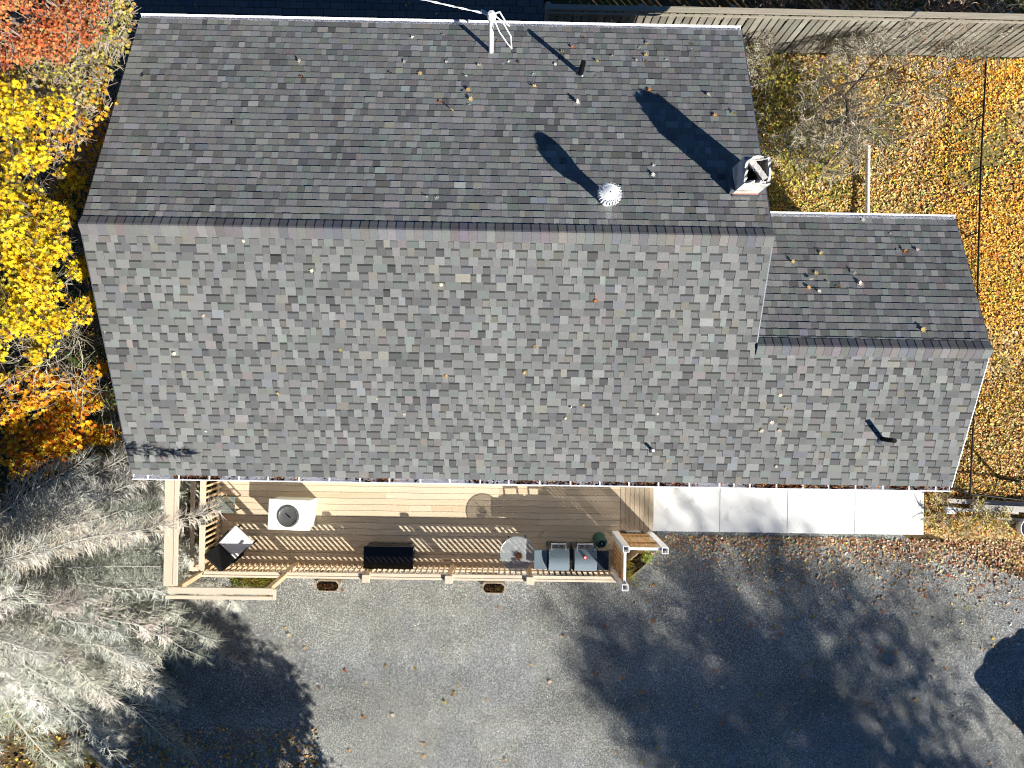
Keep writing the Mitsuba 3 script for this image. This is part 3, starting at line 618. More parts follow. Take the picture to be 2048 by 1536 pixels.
def glass_table():
    t = tag('glass_table', 'round glass topped table with thin metal legs', 'table')
    cx, cy, zt = .326, -3.621, 1.22; r = .375
    part(t, 'top', MB().lathe((cx, cy, zt), [(0, .004), (r, .004), (r, -.004), (0, -.004)], 48), 'm_glass')
    part(t, 'rim', MB().tube([(cx + r * math.cos(a), cy + r * math.sin(a), zt) for a in np.linspace(0, 2 * PI, 49)], .009, 8, cap=False), 'm_steel', smooth=True)
    for a in (.9, 2.3, 4.2, 5.6):
        e = np.array([math.cos(a), math.sin(a), 0]); c = np.array([cx, cy, 0])
        part(t, 'leg', MB().tube([c + e * .30 + [0, 0, zt - .02], c + e * .12 + [0, 0, .95], c + e * .12 + [0, 0, .8], c + e * .32 + [0, 0, DZ + .005]], .010, 8), 'm_dark', smooth=40)
    part(t, 'brace', MB().tube([(cx + .13 * math.cos(a), cy + .13 * math.sin(a), .88) for a in np.linspace(0, 2 * PI, 25)], .007, 6, cap=False), 'm_dark', smooth=True)
    k = tag('dried_wreath', 'small brown dried wreath in the middle of the round glass table', 'wreath')
    P0, P1 = [], []
    for i in range(110):
        a = rng.uniform(0, 2 * PI); p = np.array([cx + .03 + .05 * math.cos(a), cy - .04 + .05 * math.sin(a), zt + .02 + rng.uniform(0, .03)])
        P0.append(p); P1.append(p + rng.normal(0, .03, 3))
    v, f, m = segs(P0, P1, .006, .004); part(k, 'twigs', MB().add(v, f, np.repeat(pick([(2, (.20, .08, .04)), (1, (.32, .18, .09)), (1, (.07, .03, .02))], 110, .2), m, 0)), 'm_vc', vc=True)
    part(k, 'ring', MB().tube([(cx + .03 + .05 * math.cos(a), cy - .04 + .05 * math.sin(a), zt + .018) for a in np.linspace(0, 2 * PI, 17)], .013, 6, cap=False), 'm_soil')
glass_table()
def grill(x0, x1, label, shelf, emblem):
    t = tag(number('barbecue_grill'), label, 'barbecue grill')
    cy, zt = -3.70, 1.52; w = x1 - x0; cx = (x0 + x1) / 2
    part(t, 'cabinet', MB().add(*man(rounded((w, .44, .55), .015).translate((cx, cy, DZ + .34)))), 'm_grill_dark')
    part(t, 'firebox', MB().add(*man(rounded((w + .04, .48, .22), .02).translate((cx, cy, DZ + .73)))), 'm_grill_dark')
    # rounded hood
    prof = [(cy + .24, DZ + .842), (cy + .25, DZ + .90), (cy + .20, zt - .09), (cy + .10, zt - .02), (cy - .02, zt), (cy - .14, zt - .03), (cy - .22, zt - .12), (cy - .24, DZ + .842)]
    hull = manifold3d.Manifold.hull_points(np.array([(x, y, z) for x in (x0 + .012, x1 - .012) for y, z in prof]))
    hood = part(t, 'hood', man(hull), 'm_grill', smooth=35)
    hl = MB().tube([(cx - w * .36, cy + .22, DZ + .93), (cx - w * .36, cy + .36, DZ + .95), (cx + w * .30, cy + .36, DZ + .95), (cx + w * .30, cy + .22, DZ + .93)], .018, 10)
    part(hood, 'handle', hl, 'm_steel', smooth=40)
    if emblem:
        part(hood, 'emblem', MB().lathe((cx - .02, cy + .09, zt - .016), [(0, .014), (.040, .013), (.042, 0)], 20), 'm_red')
        part(hood, 'emblem', MB().lathe((cx - .02, cy + .09, zt - .002), [(0, .005), (.020, .005), (.021, 0)], 16), 'm_white')
    for s, ln in shelf:
        xs_ = (x0 - ln / 2 - .015) if s < 0 else (x1 + ln / 2 + .015)
        part(t, 'side_shelf', man(rounded((ln, .42, .035), .012).translate((xs_, cy, DZ + .86))), 'm_grill' if s < 0 else 'm_grill_dark', smooth=40)
        part(t, 'shelf_bracket', MB().box((xs_, cy, DZ + .80), (ln * .8, .03, .06)), 'm_dark')
    for i in range(3): part(t, 'knob', MB().tube([(cx - w * .25 + i * w * .25, cy + .24, DZ + .73), (cx - w * .25 + i * w * .25, cy + .275, DZ + .73)], .02, 12), 'm_steel')
    for dx in (-1, 1):
        for dy in (-1, 1): part(t, 'leg', MB().box((cx + dx * (w / 2 - .03), cy + dy * .19, DZ + .035), (.04, .04, .06)), 'm_dark')
grill(.98, 1.44, 'grey barbecue grill with a side shelf, next to the glass table', [(-1, .29)], False)
grill(1.53, 2.03, 'grey barbecue grill with a small red emblem, beside the slatted screen', [(1, .24)], True)
gb = tag('green_bottle', 'dark green gas bottle in the corner by the slatted screen', 'gas bottle')
part(gb, 'body', MB().lathe((2.17, -3.40, DZ), [(.0, .01), (.12, .012), (.14, .05), (.14, .42), (.11, .50), (.04, .54), (0, .545)], 20), 'm_green', smooth=40)
part(gb, 'collar', MB().lathe((2.17, -3.40, DZ + .52), [(.07, 0), (.075, .09), (.068, .09), (.066, 0)], 16), 'm_green', smooth=40)
part(gb, 'valve', MB().box((2.17, -3.40, DZ + .575), (.03, .06, .05)), 'm_steel')
def armchair():
    t = tag('patio_chair', 'dark patio chair with a white seat cushion, turned to the left corner', 'chair')
    c = np.array([-5.88, -3.56, DZ]); R = rot('z', 2.40)          # its back to the corner
    def tr(v): return np.asarray(v, float) @ R.T + c
    def bx(name, cc, size, mat, r=.015, tilt=0):
        m = rounded(size, r); V, F = man(m)
        if tilt: V = V @ rot('x', tilt).T
        return part(t, name, (tr(V + np.array(cc)), F), mat, smooth=40)
    bx('seat', (0, .0, .40), (.50, .50, .06), 'm_black_matte')
    bx('cushion', (0, -.06, .46), (.56, .54, .07), 'm_cushion', .03)
    bx('backrest', (0, .31, .66), (.52, .06, .58), 'm_black_matte', .02, -.35)
    for s in (-1, 1):
        bx('armrest', (s * .275, .02, .62), (.045, .46, .03), 'm_black_matte')
        for d in (-.21, .23): bx('leg', (s * .25, d, .20), (.035, .035, .39), 'm_black_matte', .008)
armchair()
def side_table():
    t = tag('side_table', 'small square greenish glass side table by the left balustrade', 'side table')
    cx, cy, z = -6.10, -2.70, DZ + .42
    part(t, 'top', man(rounded((.40, .36, .012), .004).translate((cx, cy, z))), 'm_glass_green')
    for dx in (-1, 1):
        for dy in (-1, 1): part(t, 'leg', MB().box((cx + dx * .17, cy + dy * .15, (DZ + z) / 2), (.02, .02, z - DZ - .016)), 'm_dark')
    part(t, 'stretcher', MB().box((cx, cy - .15, DZ + .12), (.30, .016, .016)).box((cx, cy + .15, DZ + .12), (.30, .016, .016)), 'm_dark')
side_table()
tr_ = tag('white_tray', 'white plastic tray lying in the shade left of the deck', 'tray')
mb = MB()
for (dx, dy, sx, sy) in ((-.17, 0, .05, .42), (.17, 0, .05, .42), (0, -.19, .29, .05), (0, .19, .29, .05)):
    o = rot('z', .35) @ np.array([dx, dy, 0]); mb.box((-7.08 + o[0], -2.06 + o[1], .33), (sx, sy, .05), rz=.35)
part(tr_, 'rim', mb, 'm_white')
o = MB().box((-7.08, -2.06, .295), (.30, .34, .02), rz=.35); part(tr_, 'base', o, 'm_steel')
part(tr_, 'foot', MB().box((-7.08, -2.06, .145), (.2, .2, .28), rz=.35), 'm_dark')

# timber edging of the bed round the deck
eb = tag('timber_edging', 'low tan timber edging round the weedy bed left of the deck', 'edging')
part(eb, 'timber', MB().box((-7.49, -3.05, .10), (.11, 2.9, .2)), 'm_rail_y')
part(eb, 'timber', MB().box((-7.25, -4.45, .098), (.6, .10, .195)), 'm_rail')

# planters in front of the balustrade
def planter(x, y, label, L, Wd, z, cols, rz=0.0, spiky=0):
    t = tag(number('planter'), label, 'planter')
    oc = np.array([(-L / 2, -Wd * .2), (-L * .36, -Wd / 2), (L * .36, -Wd / 2), (L / 2, -Wd * .2), (L / 2, Wd * .2), (L * .36, Wd / 2), (-L * .36, Wd / 2), (-L / 2, Wd * .2)])
    c, s = math.cos(rz), math.sin(rz); oc = oc @ np.array([[c, s], [-s, c]])
    V, F = [], []
    for (k, zz) in ((.88, 0), (1.0, z), (.84, z), (.80, z - .03)):
        V += [(x + p[0] * k, y + p[1] * k, zz) for p in oc]
    for j in range(3):
        for i in range(8):
            a, b = j * 8 + i, j * 8 + (i + 1) % 8; F += [[a, b, b + 8], [a, b + 8, a + 8]]
    part(t, 'tub', MB().add(V, F), 'm_weathered_x')
    V = [(x, y, z - .025)] + [(x + p[0] * .86, y + p[1] * .86, z - .03) for p in oc]
    part(t, 'soil', MB().add(V, [[0, 1 + i, 1 + (i + 1) % 8] for i in range(8)]), 'm_soil')
    n = 90; q = np.column_stack([rng.normal(0, L * .22, n).clip(-L * .38, L * .38), rng.normal(0, Wd * .18, n).clip(-Wd * .36, Wd * .36)]) @ np.array([[c, s], [-s, c]])
    pos = np.column_stack([x + q[:, 0], y + q[:, 1], z + rng.uniform(-.02, .08, n)])
    v, f, m = scatter(*LEAF_SMALL, pos, rng.uniform(.025, .06, n), frames(rng.normal(0, .6, (n, 3)) + [0, 0, 1], rng.uniform(0, 6, n)))
    part(t, 'plant', MB().add(v, f, np.repeat(pick(cols, n, .25), m, 0)), 'm_leaf', vc=True, kind='stuff')
    return t
DRY = [(3, (.04, .02, .012)), (2, (.12, .05, .02)), (1, (.22, .10, .04)), (1, (.10, .11, .03))]
planter(-3.99, -4.62, 'weathered wooden planter of dry plants, left of two before the balustrade', .60, .26, .34, DRY)
planter(-.19, -4.62, 'weathered wooden planter of dry plants, right of two before the balustrade', .58, .25, .34, DRY)
pl = planter(3.00, -4.00, 'angled wooden planter with spiky grass inside the corner of the slatted screen', .78, .34, .55, [(2, (.10, .10, .03)), (1, (.05, .02, .01))], rz=.72)
for (gx, gy, gl, n) in ((2.72, -4.22, .75, 60), (2.76, -3.95, .45, 70)):
    a = rng.uniform(0, 2 * PI, n); ln = rng.uniform(.5, 1, n) * gl
    P0 = np.tile([gx, gy, .52], (n, 1)) + rng.normal(0, .03, (n, 3)); P1 = P0 + np.stack([np.cos(a) * ln * .45, np.sin(a) * ln * .45, ln * .85], 1)
    v, f, m = spikes(P0, P1, .013); part(pl, 'grass', MB().add(v, f, np.repeat(pick([(3, (.56, .54, .14)), (1, (.40, .28, .22)), (1, (.28, .36, .08))], n, .2), m, 0)), 'm_leaf', vc=True, kind='stuff')
n = 260; dd = rng.normal(0, 1, (n, 3)); dd /= np.linalg.norm(dd, axis=1, keepdims=True)
v, f, m = scatter(*LEAF_SMALL, dd * rng.uniform(.05, .15, (n, 1)) + [3.24, -3.76, .68], rng.uniform(.03, .06, n), frames(dd + [0, 0, .8], rng.uniform(0, 6, n)))
part(pl, 'plant', MB().add(v, f, np.repeat(pick([(3, (.16, .24, .06)), (2, (.34, .38, .10)), (1, (.46, .46, .14))], n, .2), m, 0)), 'm_leaf', vc=True, kind='stuff', label='round leafy plant at the end of the planter')

for i, k in enumerate((1.0, .78, 1.18)): wood('m_weathered_%d' % i, [v * k for v in (.29, .27, .23)], [v * k for v in (.15, .14, .12)], 2, worn=(.28 * k, .29 * k, .24 * k), wearing=.7)
# ---------------------------------------------------------------- back yard: paving, fence
pave = tag('paving', 'dark brick paving behind the house', 'paving', kind='structure')
put(pave, MB().box((-4.2, 8.7, .012), (9.9, 3.2, .02)), 'm_soil')
for i in range(4): plain('m_paver_%d' % i, [(.13, .13, .135), (.16, .15, .145), (.11, .115, .125), (.15, .135, .13)][i], .9, .2)
r = 0; yy = 7.75
while yy < 9.25:
    xx = -9.0 + (r % 2) * .16
    while xx < .62:
        part(pave, 'paver', MB().box((xx + .16, yy + .08, .035 + rng.normal(0, .002)), (.308, .150, .06), rz=rng.normal(0, .008)), 'm_paver_%d' % rng.integers(4)); xx += .32
    yy += .162; r += 1
fence = tag('board_fence', 'grey weathered board fence across the back of the yard', 'fence')
FY = 7.90
for i in range(7):
    x = .78 + i * 1.95
    part(fence, 'post', MB().box((x, FY + .125, .88), (.10, .10, 1.76)), 'm_weathered')
x = .90; k = 0
while x < 13.2:
    w = rng.uniform(.125, .145); h = 1.76 + rng.normal(0, .012)
    part(fence, 'board', MB().box((x, FY + .055 + rng.normal(0, .004), h / 2 + .02), (w, .02, h), ry=rng.normal(0, .008)), 'm_weathered_%d' % rng.integers(3)); x += .160 + rng.uniform(0, .02)
for z in (.40, 1.45): part(fence, 'rail', MB().box((6.9, FY + .092, z), (12.2, .045, .09)), 'm_weathered_x')
part(fence, 'cap_rail', MB().box((6.9, FY + .04, 1.815), (12.4, .11, .035)), 'm_weathered_x')
part(fence, 'cap_rail', MB().box((6.9, FY - .062, 1.78), (12.3, .03, .04)), 'm_weathered_x')
part(fence, 'end_panel', MB().box((.78, FY - .55, 1.5), (.05, .9, .12)).box((.78, FY - .55, .7), (.05, .9, .12)), 'm_weathered')
# white pipe and left white board on the ground
wp = tag('white_pipe', 'white downpipe lying out from the lower wing over the leaves', 'pipe')
part(wp, 'pipe', MB().tube([(8.33, 3.3, .26), (8.33, 5.72, .22)], .05, 14), 'm_white', smooth=40)
part(wp, 'support', MB().box((8.33, 4.9, .1), (.12, .06, .17)).box((8.33, 3.6, .1), (.12, .06, .17)), 'm_weathered')
wb = tag('white_board', 'white board lying on the ground left of the house', 'board')
part(wb, 'plank', MB().box((-8.85, -1.02, .10), (1.3, .09, .06)), 'm_white'); part(wb, 'foot', MB().box((-9.3, -1.02, .035), (.08, .08, .066)).box((-8.4, -1.02, .035), (.08, .08, .066)), 'm_weathered')
# low wire fence on the lawn
lf = tag('wire_fence', 'low dark wire fence running down the leafy lawn at the right', 'fence')
pts = [(10.87, 7.75, .52), (10.80, 5.2, .48), (10.75, 2.26, .50), (10.68, -.71, .52), (10.64, -2.28, .50)]
part(lf, 'rail', MB().tube(pts, .020, 8), 'm_cable', smooth=True)
part(lf, 'rail', MB().tube([(10.64, -2.28, .50), (12.5, -2.46, .50), (14, -2.6, .5)], .022, 8), 'm_cable', smooth=True)
part(lf, 'rail', MB().tube([(10.64, -2.28, .49), (9.75, -2.05, .45), (8.9, -1.8, .5)], .014, 8), 'm_cable', smooth=True)
for q in pts + [(12.4, -2.45, .5), (10.83, 6.4, .5), (10.78, 3.7, .49), (10.71, .8, .51)]: part(lf, 'post', MB().tube([(q[0], q[1], 0), (q[0], q[1], q[2] + .03)], .018, 8), 'm_cable', smooth=40)
pp = np.array(pts); P0, P1 = [], []
for a, b in zip(pp[:-1], pp[1:]):
    for z in (.12, .25, .38): P0.append(a * [1, 1, 0] + [0, 0, z]); P1.append(b * [1, 1, 0] + [0, 0, z])
    for t in np.arange(0, 1, .05): c = a + (b - a) * t; P0.append(c * [1, 1, 0]); P1.append(c)
v, f, m = segs(P0, P1, .004, .004, 4); part(lf, 'mesh', MB().add(v, f), 'm_cable', kind='stuff')
st = tag('stake', 'short dark stake leaning over the leaves at the right edge', 'stake')
part(st, 'shaft', MB().tube([(11.6, -1.95, 0), (11.62, -1.95, .72)], .03, 8), 'm_cable', smooth=40); part(st, 'cap', MB().lathe((11.62, -1.95, .72), [(.034, -.02), (.034, .01), (0, .012)], 8), 'm_cable')
# old planks stacked on the ground at the right
for (x0, x1, y, w, z, lab) in ((10.35, 13.0, -2.545, .10, .12, 'grey-white plank lying nearest the house in the weeds at the right'), (10.9, 13.2, -2.66, .13, .22, 'wide pale plank lying across the right edge of the weeds'), (10.4, 12.0, -2.72, .07, .16, 'thin pale lath between two planks in the weeds'), (11.5, 13.4, -2.93, .045, .10, 'narrow weathered lath at the front of the planks')):
    k = tag(number('plank'), lab, 'plank'); part(k, 'timber', MB().box(((x0 + x1) / 2, y, z), (x1 - x0, w, .05), rz=-.035), 'm_plank'); part(k, 'support', MB().box((x0 + .5, y - .0, z / 2 - .013), (.08, w * .8, z - .028)), 'm_weathered')
wood('m_plank', (.55, .53, .49), (.36, .34, .31), 0, worn=(.38, .37, .33), wearing=.7)
k = tag('concrete_block', 'pale concrete block between the planks and the path', 'block'); part(k, 'block', man(rounded((.24, .16, .19), .012).translate((10.42, -2.72, .1))), 'm_concrete'); part(k, 'lip', MB().box((10.42, -2.72, .20), (.20, .03, .02)), 'm_concrete')
k = tag('white_tub', 'white plastic tub at the right edge below the planks', 'tub'); part(k, 'side', MB().lathe((12.25, -3.10, 0), [(.0, .02), (.20, .02), (.24, .24), (.25, .25), (.23, .25), (.19, .05), (0, .05)], 24), 'm_white', smooth=40); part(k, 'water', MB().lathe((12.25, -3.10, .17), [(0, .0), (.212, .0)], 24), 'm_pane')
rng = np.random.default_rng(31)
# ---------------------------------------------------------------- fallen leaves one can count
LEAF_COL = [(3, (.70, .62, .50)), (1.2, (.58, .36, .14)), (1.5, (.64, .50, .22)), (.7, (.46, .20, .08)), (2.5, (.80, .76, .68))]
def hue_word(c):
    r, g, b_ = c
    if g / r > .86: return 'pale'
    if g / r > .70: return 'tan' if b_ / r > .38 else 'yellow'
    return 'orange' if r > .5 and g / r > .48 else 'brown'
def third(v, a, b_, names): return names[min(2, max(0, int((v - a) / (b_ - a) * 3)))]
def leaf(x, y, z, nrm, label, group, size=None, col=None):
    key = fast_number('fallen_leaf'); s = size or rng.uniform(.075, .120)
    tv, tf = maple(rng.uniform(.1, .6), rng.uniform(-.1, .25))
    n = np.asarray(nrm, float) + rng.normal(0, .28, 3); R = frames(n[None], rng.uniform(0, 6.3, 1))
    v, f, m = scatter(tv, tf, np.array([[x, y, z]]), [s], R)
    v[:, 2] += .004 - min(0, float((((v - [x, y, z]) @ np.asarray(nrm, float)).min())))
    c = pick(LEAF_COL, 1)[0] if col is None else np.asarray(col)
    where = {'b': lambda: third(y, YR, EAVE_B, ('near the ridge', 'half way down', 'near the eave')) + ' in its ' + third(x, XL, XR, ('left', 'middle', 'right')) + ' third',
             'f': lambda: third(y, EAVE_F, YR, ('near the eave', 'half way up', 'near the ridge')) + ' in its ' + third(x, XL, XR, ('left', 'middle', 'right')) + ' third',
             'w': lambda: 'in its ' + third(x, XR, XE, ('left', 'middle', 'right')) + ' third',
             'd': lambda: third(x, -6, 12.3, ('at the left', 'in the middle', 'at the right')) + ', ' + third(y, -9, -3.4, ('far from the house', 'half way out', 'close to the deck and path'))}
    k_ = 'd' if 'drive' in group else 'w' if 'wing' in group else 'b' if 'back' in group else 'f' if 'front' in group else None
    lab = hue_word(c) + ' ' + label + (' ' + where[k_]() if k_ else '')
    put(key, MB().add(v, f, c), 'm_leaf', vc=True); tag(key, lab, 'leaf', group)
nb, nf_ = (0, S, 1), (0, -S, 1)
for x, y in ROOF_BACK: leaf(x, y, ZR - S * (y - YR) + .012, nb, 'leaf on the main back slope', 'leaves on the back slope of the main roof')
for x, y in ROOF_FRONT: leaf(x, y, ZR - S * (YR - y) + .012, nf_, 'leaf on the main front slope', 'leaves on the front slope of the main roof', rng.uniform(.055, .09))
for x, y in EXT_FRONT: leaf(x, y, ZR - S * (YR - y) + .012, nf_, 'leaf on the front slope of the lower wing', 'leaves on the front slope of the lower wing', rng.uniform(.07, .11))
for x, y in EXT_BACK: leaf(x, y, ZEX - S * (y - YE) + .012, nb, 'leaf on the back slope of the lower wing', 'leaves on the back slope of the lower wing')
DR = [(3, (.62, .42, .20)), (2, (.60, .27, .10)), (2, (.70, .60, .42)), (1, (.42, .14, .07)), (1, (.62, .48, .12))]
for x, y in GRAVEL: leaf(x, y, .02, (0, 0, 1), 'leaf on the stone drive', 'leaves on the drive', rng.uniform(.07, .12), pick(DR, 1)[0])
n = 0
while n < 170:
    x, y = rng.uniform(2, 12.2), rng.uniform(-8.9, -3.5)
    if rng.random() > .25 + .75 * smooth01((y + 8.0) / 4.0) * smooth01((x - 1) / 9): continue
    leaf(x, y, .015, (0, 0, 1), 'leaf on the stone drive', 'leaves on the drive', rng.uniform(.05, .10), pick(DR, 1)[0]); n += 1
for x, y in ((-1.7, -2.2), (1.6, -3.0), (.9, -3.3), (1.9, -2.9)): leaf(x, y, DZ + .01, (0, 0, 1), 'small dry leaf lying on the deck boards', 'leaves on the deck', .07)

rng = np.random.default_rng(32)
# ---------------------------------------------------------------- leaf litter (nobody could count it)
HOUSE_B = [(XL + OV, EAVE_F + OV, XR - .3, EAVE_B - OV), (XR - .4, EAVE_F + OV, XE - OV, EB_Y - OV)]
def outside(P):
    ok = np.ones(len(P), bool)
    for x0, y0, x1, y1 in HOUSE_B: ok &= ~((P[:, 0] > x0) & (P[:, 0] < x1) & (P[:, 1] > y0) & (P[:, 1] < y1))
    ok &= ~((P[:, 0] > -6.5) & (P[:, 0] < 2.7) & (P[:, 1] > -4.2) & (P[:, 1] < -1.3))
    ok &= ~((P[:, 0] > 2.6) & (P[:, 0] < 9.8) & (P[:, 1] > -3.28) & (P[:, 1] < -1.3))
    return ok
def litter(key, label, P, size, pal, tilt=.55, jit=.22, zs=.05, tmpl=None):
    n = len(P)
    pos = np.column_stack([P, rng.uniform(.008, zs, n)])
    tv, tf = tmpl or LEAF_SMALL
    v, f, m = scatter(tv, tf, pos, rng.uniform(*size, n), frames(np.column_stack([rng.normal(0, tilt, (n, 2)), np.ones(n)]), rng.uniform(0, 6.3, n)))
    v[:, 2] = np.maximum(v[:, 2], .006)
    c = pal if isinstance(pal, np.ndarray) else pick(pal, n, jit)
    put(key, MB().add(v, f, np.repeat(c, m, 0)), 'm_litter', vc=True); tag(key, label, 'leaves', kind='stuff')
LAWN = [(5, (.62, .40, .14)), (4, (.70, .50, .20)), (2, (.72, .58, .34)), (2.2, (.56, .28, .07)), (1.4, (.42, .16, .05)), (1.2, (.66, .54, .12)), (.8, (.22, .12, .05)), (.4, (.16, .26, .06))]
ORNG = [(6, (.78, .46, .07)), (4, (.78, .38, .04)), (3, (.78, .58, .20)), (1.6, (.60, .20, .04)), (2, (.80, .62, .10)), (.7, (.26, .11, .04)), (.3, (.16, .26, .06))]
OLVE = [(3, (.54, .42, .17)), (4, (.60, .52, .12)), (1.5, (.64, .52, .30)), (3, (.40, .38, .07)), (1.5, (.50, .28, .09)), (1.6, (.26, .22, .05)), (1.6, (.18, .25, .05)), (1.2, (.16, .09, .04))]
N = 105000
P = np.column_stack([rng.uniform(4.2, 13.4, N), rng.uniform(-3.3, 7.9, N)]); P = P[outside(P)]
d = meshkit.fbm(np.column_stack([P * .8, np.zeros(len(P))]), 3, 4)
keep = rng.random(len(P)) < np.clip(.60 + 2.6 * (d - .45), .12, 1) * np.where(P[:, 0] > 9.8, 1, .9)
P = P[keep]; d = d[keep]
w = np.clip((P[:, 0] - 9.75) / .5, .12, 1) * np.clip((P[:, 1] + 1.5) / 3.5, .15, 1)
g = np.clip((10.0 - P[:, 0]) / 3.0, 0, .9) * (P[:, 1] > 2.5)
u = rng.random(len(P))
col = np.where((u < w)[:, None], pick(ORNG, len(P), .2), np.where((u < g)[:, None], pick(OLVE, len(P), .22), pick(LAWN, len(P), .22)))
litter('leaf_litter', 'thick carpet of orange and tan fallen leaves on the lawn at the right', P, (.035, .088), col, tilt=.40, zs=.06)
N = 5200
P = np.column_stack([rng.uniform(3.0, 13.2, N), -3.42 - rng.exponential(.16, N) - np.where(rng.random(N) < .4, rng.exponential(.35, N), 0)])
far = np.clip((P[:, 0] - 8.6) / 2.4, 0, 1); P[:, 1] -= far * rng.exponential(.20, N)
P = P[(rng.random(N) < .30 + .7 * np.clip((P[:, 0] - 3) / 7, 0, 1)) & (P[:, 1] > -9)]
litter('drive_edge_leaves', 'drift of brown and tan leaves along the edge of the concrete path', P, (.04, .085), [(3, (.54, .36, .20)), (3, (.64, .50, .34)), (2, (.40, .18, .09)), (1.5, (.50, .22, .12)), (1, (.66, .54, .20)), (1, (.70, .64, .54))], zs=.03)
N = 2600
P = np.column_stack([rng.uniform(-6, 13, N), -9.6 + 6 * rng.beta(1.3, 1.1, N)]); P = P[(rng.random(len(P)) < .08 + .9 * np.clip((P[:, 0] - 1.5) / 9, 0, 1)) & in_drive(P)]
litter('drive_leaf_bits', 'small leaf scraps scattered thinly over the drive', P, (.018, .045), [(3, (.56, .46, .30)), (2, (.50, .30, .14)), (1, (.40, .14, .06)), (2, (.68, .64, .54))], zs=.02)
N = 11000
P = np.column_stack([rng.uniform(-12.5, -6.6, N), rng.uniform(-9.5, 9.5, N)]); P = P[outside(P) & ~in_drive(P)]
litter('bed_leaves', 'brown and yellow leaves on the shaded ground left of the house', P, (.05, .11), [(3, (.36, .22, .07)), (2, (.54, .42, .07)), (2, (.24, .13, .05)), (1, (.44, .20, .05)), (1, (.14, .15, .04))], zs=.06)
N = 1500
P = np.column_stack([rng.uniform(-7, 14, N), rng.uniform(7.0, 9.6, N)]); P = P[(rng.random(N) < np.where(P[:, 0] < -2.5, .05, np.where(P[:, 0] < .7, .4, 1.0)))]
litter('yard_leaves', 'leaves blown over the paving and soil behind the house', np.column_stack([P[:, 0], P[:, 1]]), (.05, .10), [(3, (.44, .24, .08)), (2, (.58, .46, .24)), (2, (.36, .12, .04)), (1, (.50, .42, .08))], zs=.11)
N = 1400
P = np.column_stack([rng.uniform(-9.0, -4.2, N), rng.uniform(-9.6, -8.0, N)])
litter('foreground_leaves', 'brown leaves in the shade along the bottom of the drive', P, (.05, .10), [(3, (.40, .26, .12)), (2, (.50, .30, .08)), (1, (.24, .22, .06)), (1, (.56, .48, .30))], zs=.03)

# low weeds and grass tufts
def tufts(key, label, spots, pal, per=70, h=(.08, .25), wid=.006):
    P0, P1 = [], []
    for (x, y, z, r) in spots:
        n = int(per * (r / .4) ** 1.5) + 8; a = rng.uniform(0, 2 * PI, n); q = np.sqrt(rng.random(n)) * r
        p = np.stack([x + q * np.cos(a), y + q * np.sin(a), np.full(n, .0)], 1); L = rng.uniform(*h, n)
        P0.append(p); P1.append(p + np.stack([rng.normal(0, .5, n) * L, rng.normal(0, .5, n) * L, L], 1))
    P0, P1 = np.vstack(P0), np.vstack(P1)
    v, f, m = spikes(P0, P1, wid)
    put(key, MB().add(v, f, np.repeat(pick(pal, len(P0), .2), m, 0)), 'm_leaf', vc=True); tag(key, label, 'grass', kind='stuff')
sp = [(rng.uniform(-7.4, -6.5), rng.uniform(-4.35, -2.4), 0, .22) for _ in range(26)] + [(rng.uniform(-6.2, -5.2), rng.uniform(-4.75, -4.35), 0, .22) for _ in range(9)]
tufts('bed_weeds', 'yellow-green weeds in the bed beside the deck', sp, [(3, (.26, .28, .05)), (2, (.40, .36, .08)), (2, (.13, .18, .04)), (1, (.45, .26, .08))], 240, (.06, .22), .010)
tufts('lawn_grass', 'thin green and straw grass among the leaves on the lawn', WEEDS + [(rng.uniform(5, 12.5), rng.uniform(-2.2, 7.6), 0, rng.uniform(.15, .45)) for _ in range(90)], [(3, (.24, .28, .05)), (2, (.42, .36, .12)), (1.5, (.12, .22, .04)), (2, (.45, .38, .18))], 90, (.05, .18), .007)

rng = np.random.default_rng(33)
# ---------------------------------------------------------------- trees and bushes with leaves
def crown_mesh(clusters, pal, size, dens, up=.9, tmpl=LEAF_BIG, flat=.75):
    pos, nrm, col = [], [], []
    for (x, y, z, r) in clusters:
        n = max(20, int(dens * (r / .35) ** 2)); d = rng.normal(0, 1, (n, 3)); d /= np.linalg.norm(d, axis=1, keepdims=True)
        q = r * rng.random(n)[:, None] ** (1 / 2.4) * (1 + .35 * (meshkit.noise(d * 2.2 + [x, y, z], 7)[:, None] - .4))
        pos.append(np.array([x, y, z]) + d * q * [1, 1, flat]); nrm.append(d * .5 + [.15, -.15, up] + rng.normal(0, .45, (n, 3)))
        c0 = np.exp(rng.normal(0, .10)); col.append(pick(pal, n, .13) * c0)
    pos, nrm, col = np.vstack(pos), np.vstack(nrm), np.clip(np.vstack(col), .004, .95)
    pos[:, 2] = np.maximum(pos[:, 2], .06)
    v, f, m = scatter(tmpl[0], tmpl[1], pos, rng.uniform(size[0], size[1], len(pos)), frames(nrm, rng.uniform(0, 6.3, len(pos))))
    return MB().add(v, f, np.repeat(col, m, 0))
def limb(mb, a, b, r0, r1, n=6, wob=.12):
    a, b = np.asarray(a, float), np.asarray(b, float); L = np.linalg.norm(b - a); t = np.linspace(0, 1, n)
    p = a + (b - a) * t[:, None]; p[:, 2] += .12 * L * np.sin(PI * t); p[1:-1] += rng.normal(0, wob * L / n, (n - 2, 3))
    mb.tube(p, r0 + (r1 - r0) * t, 7, cap=False); return p
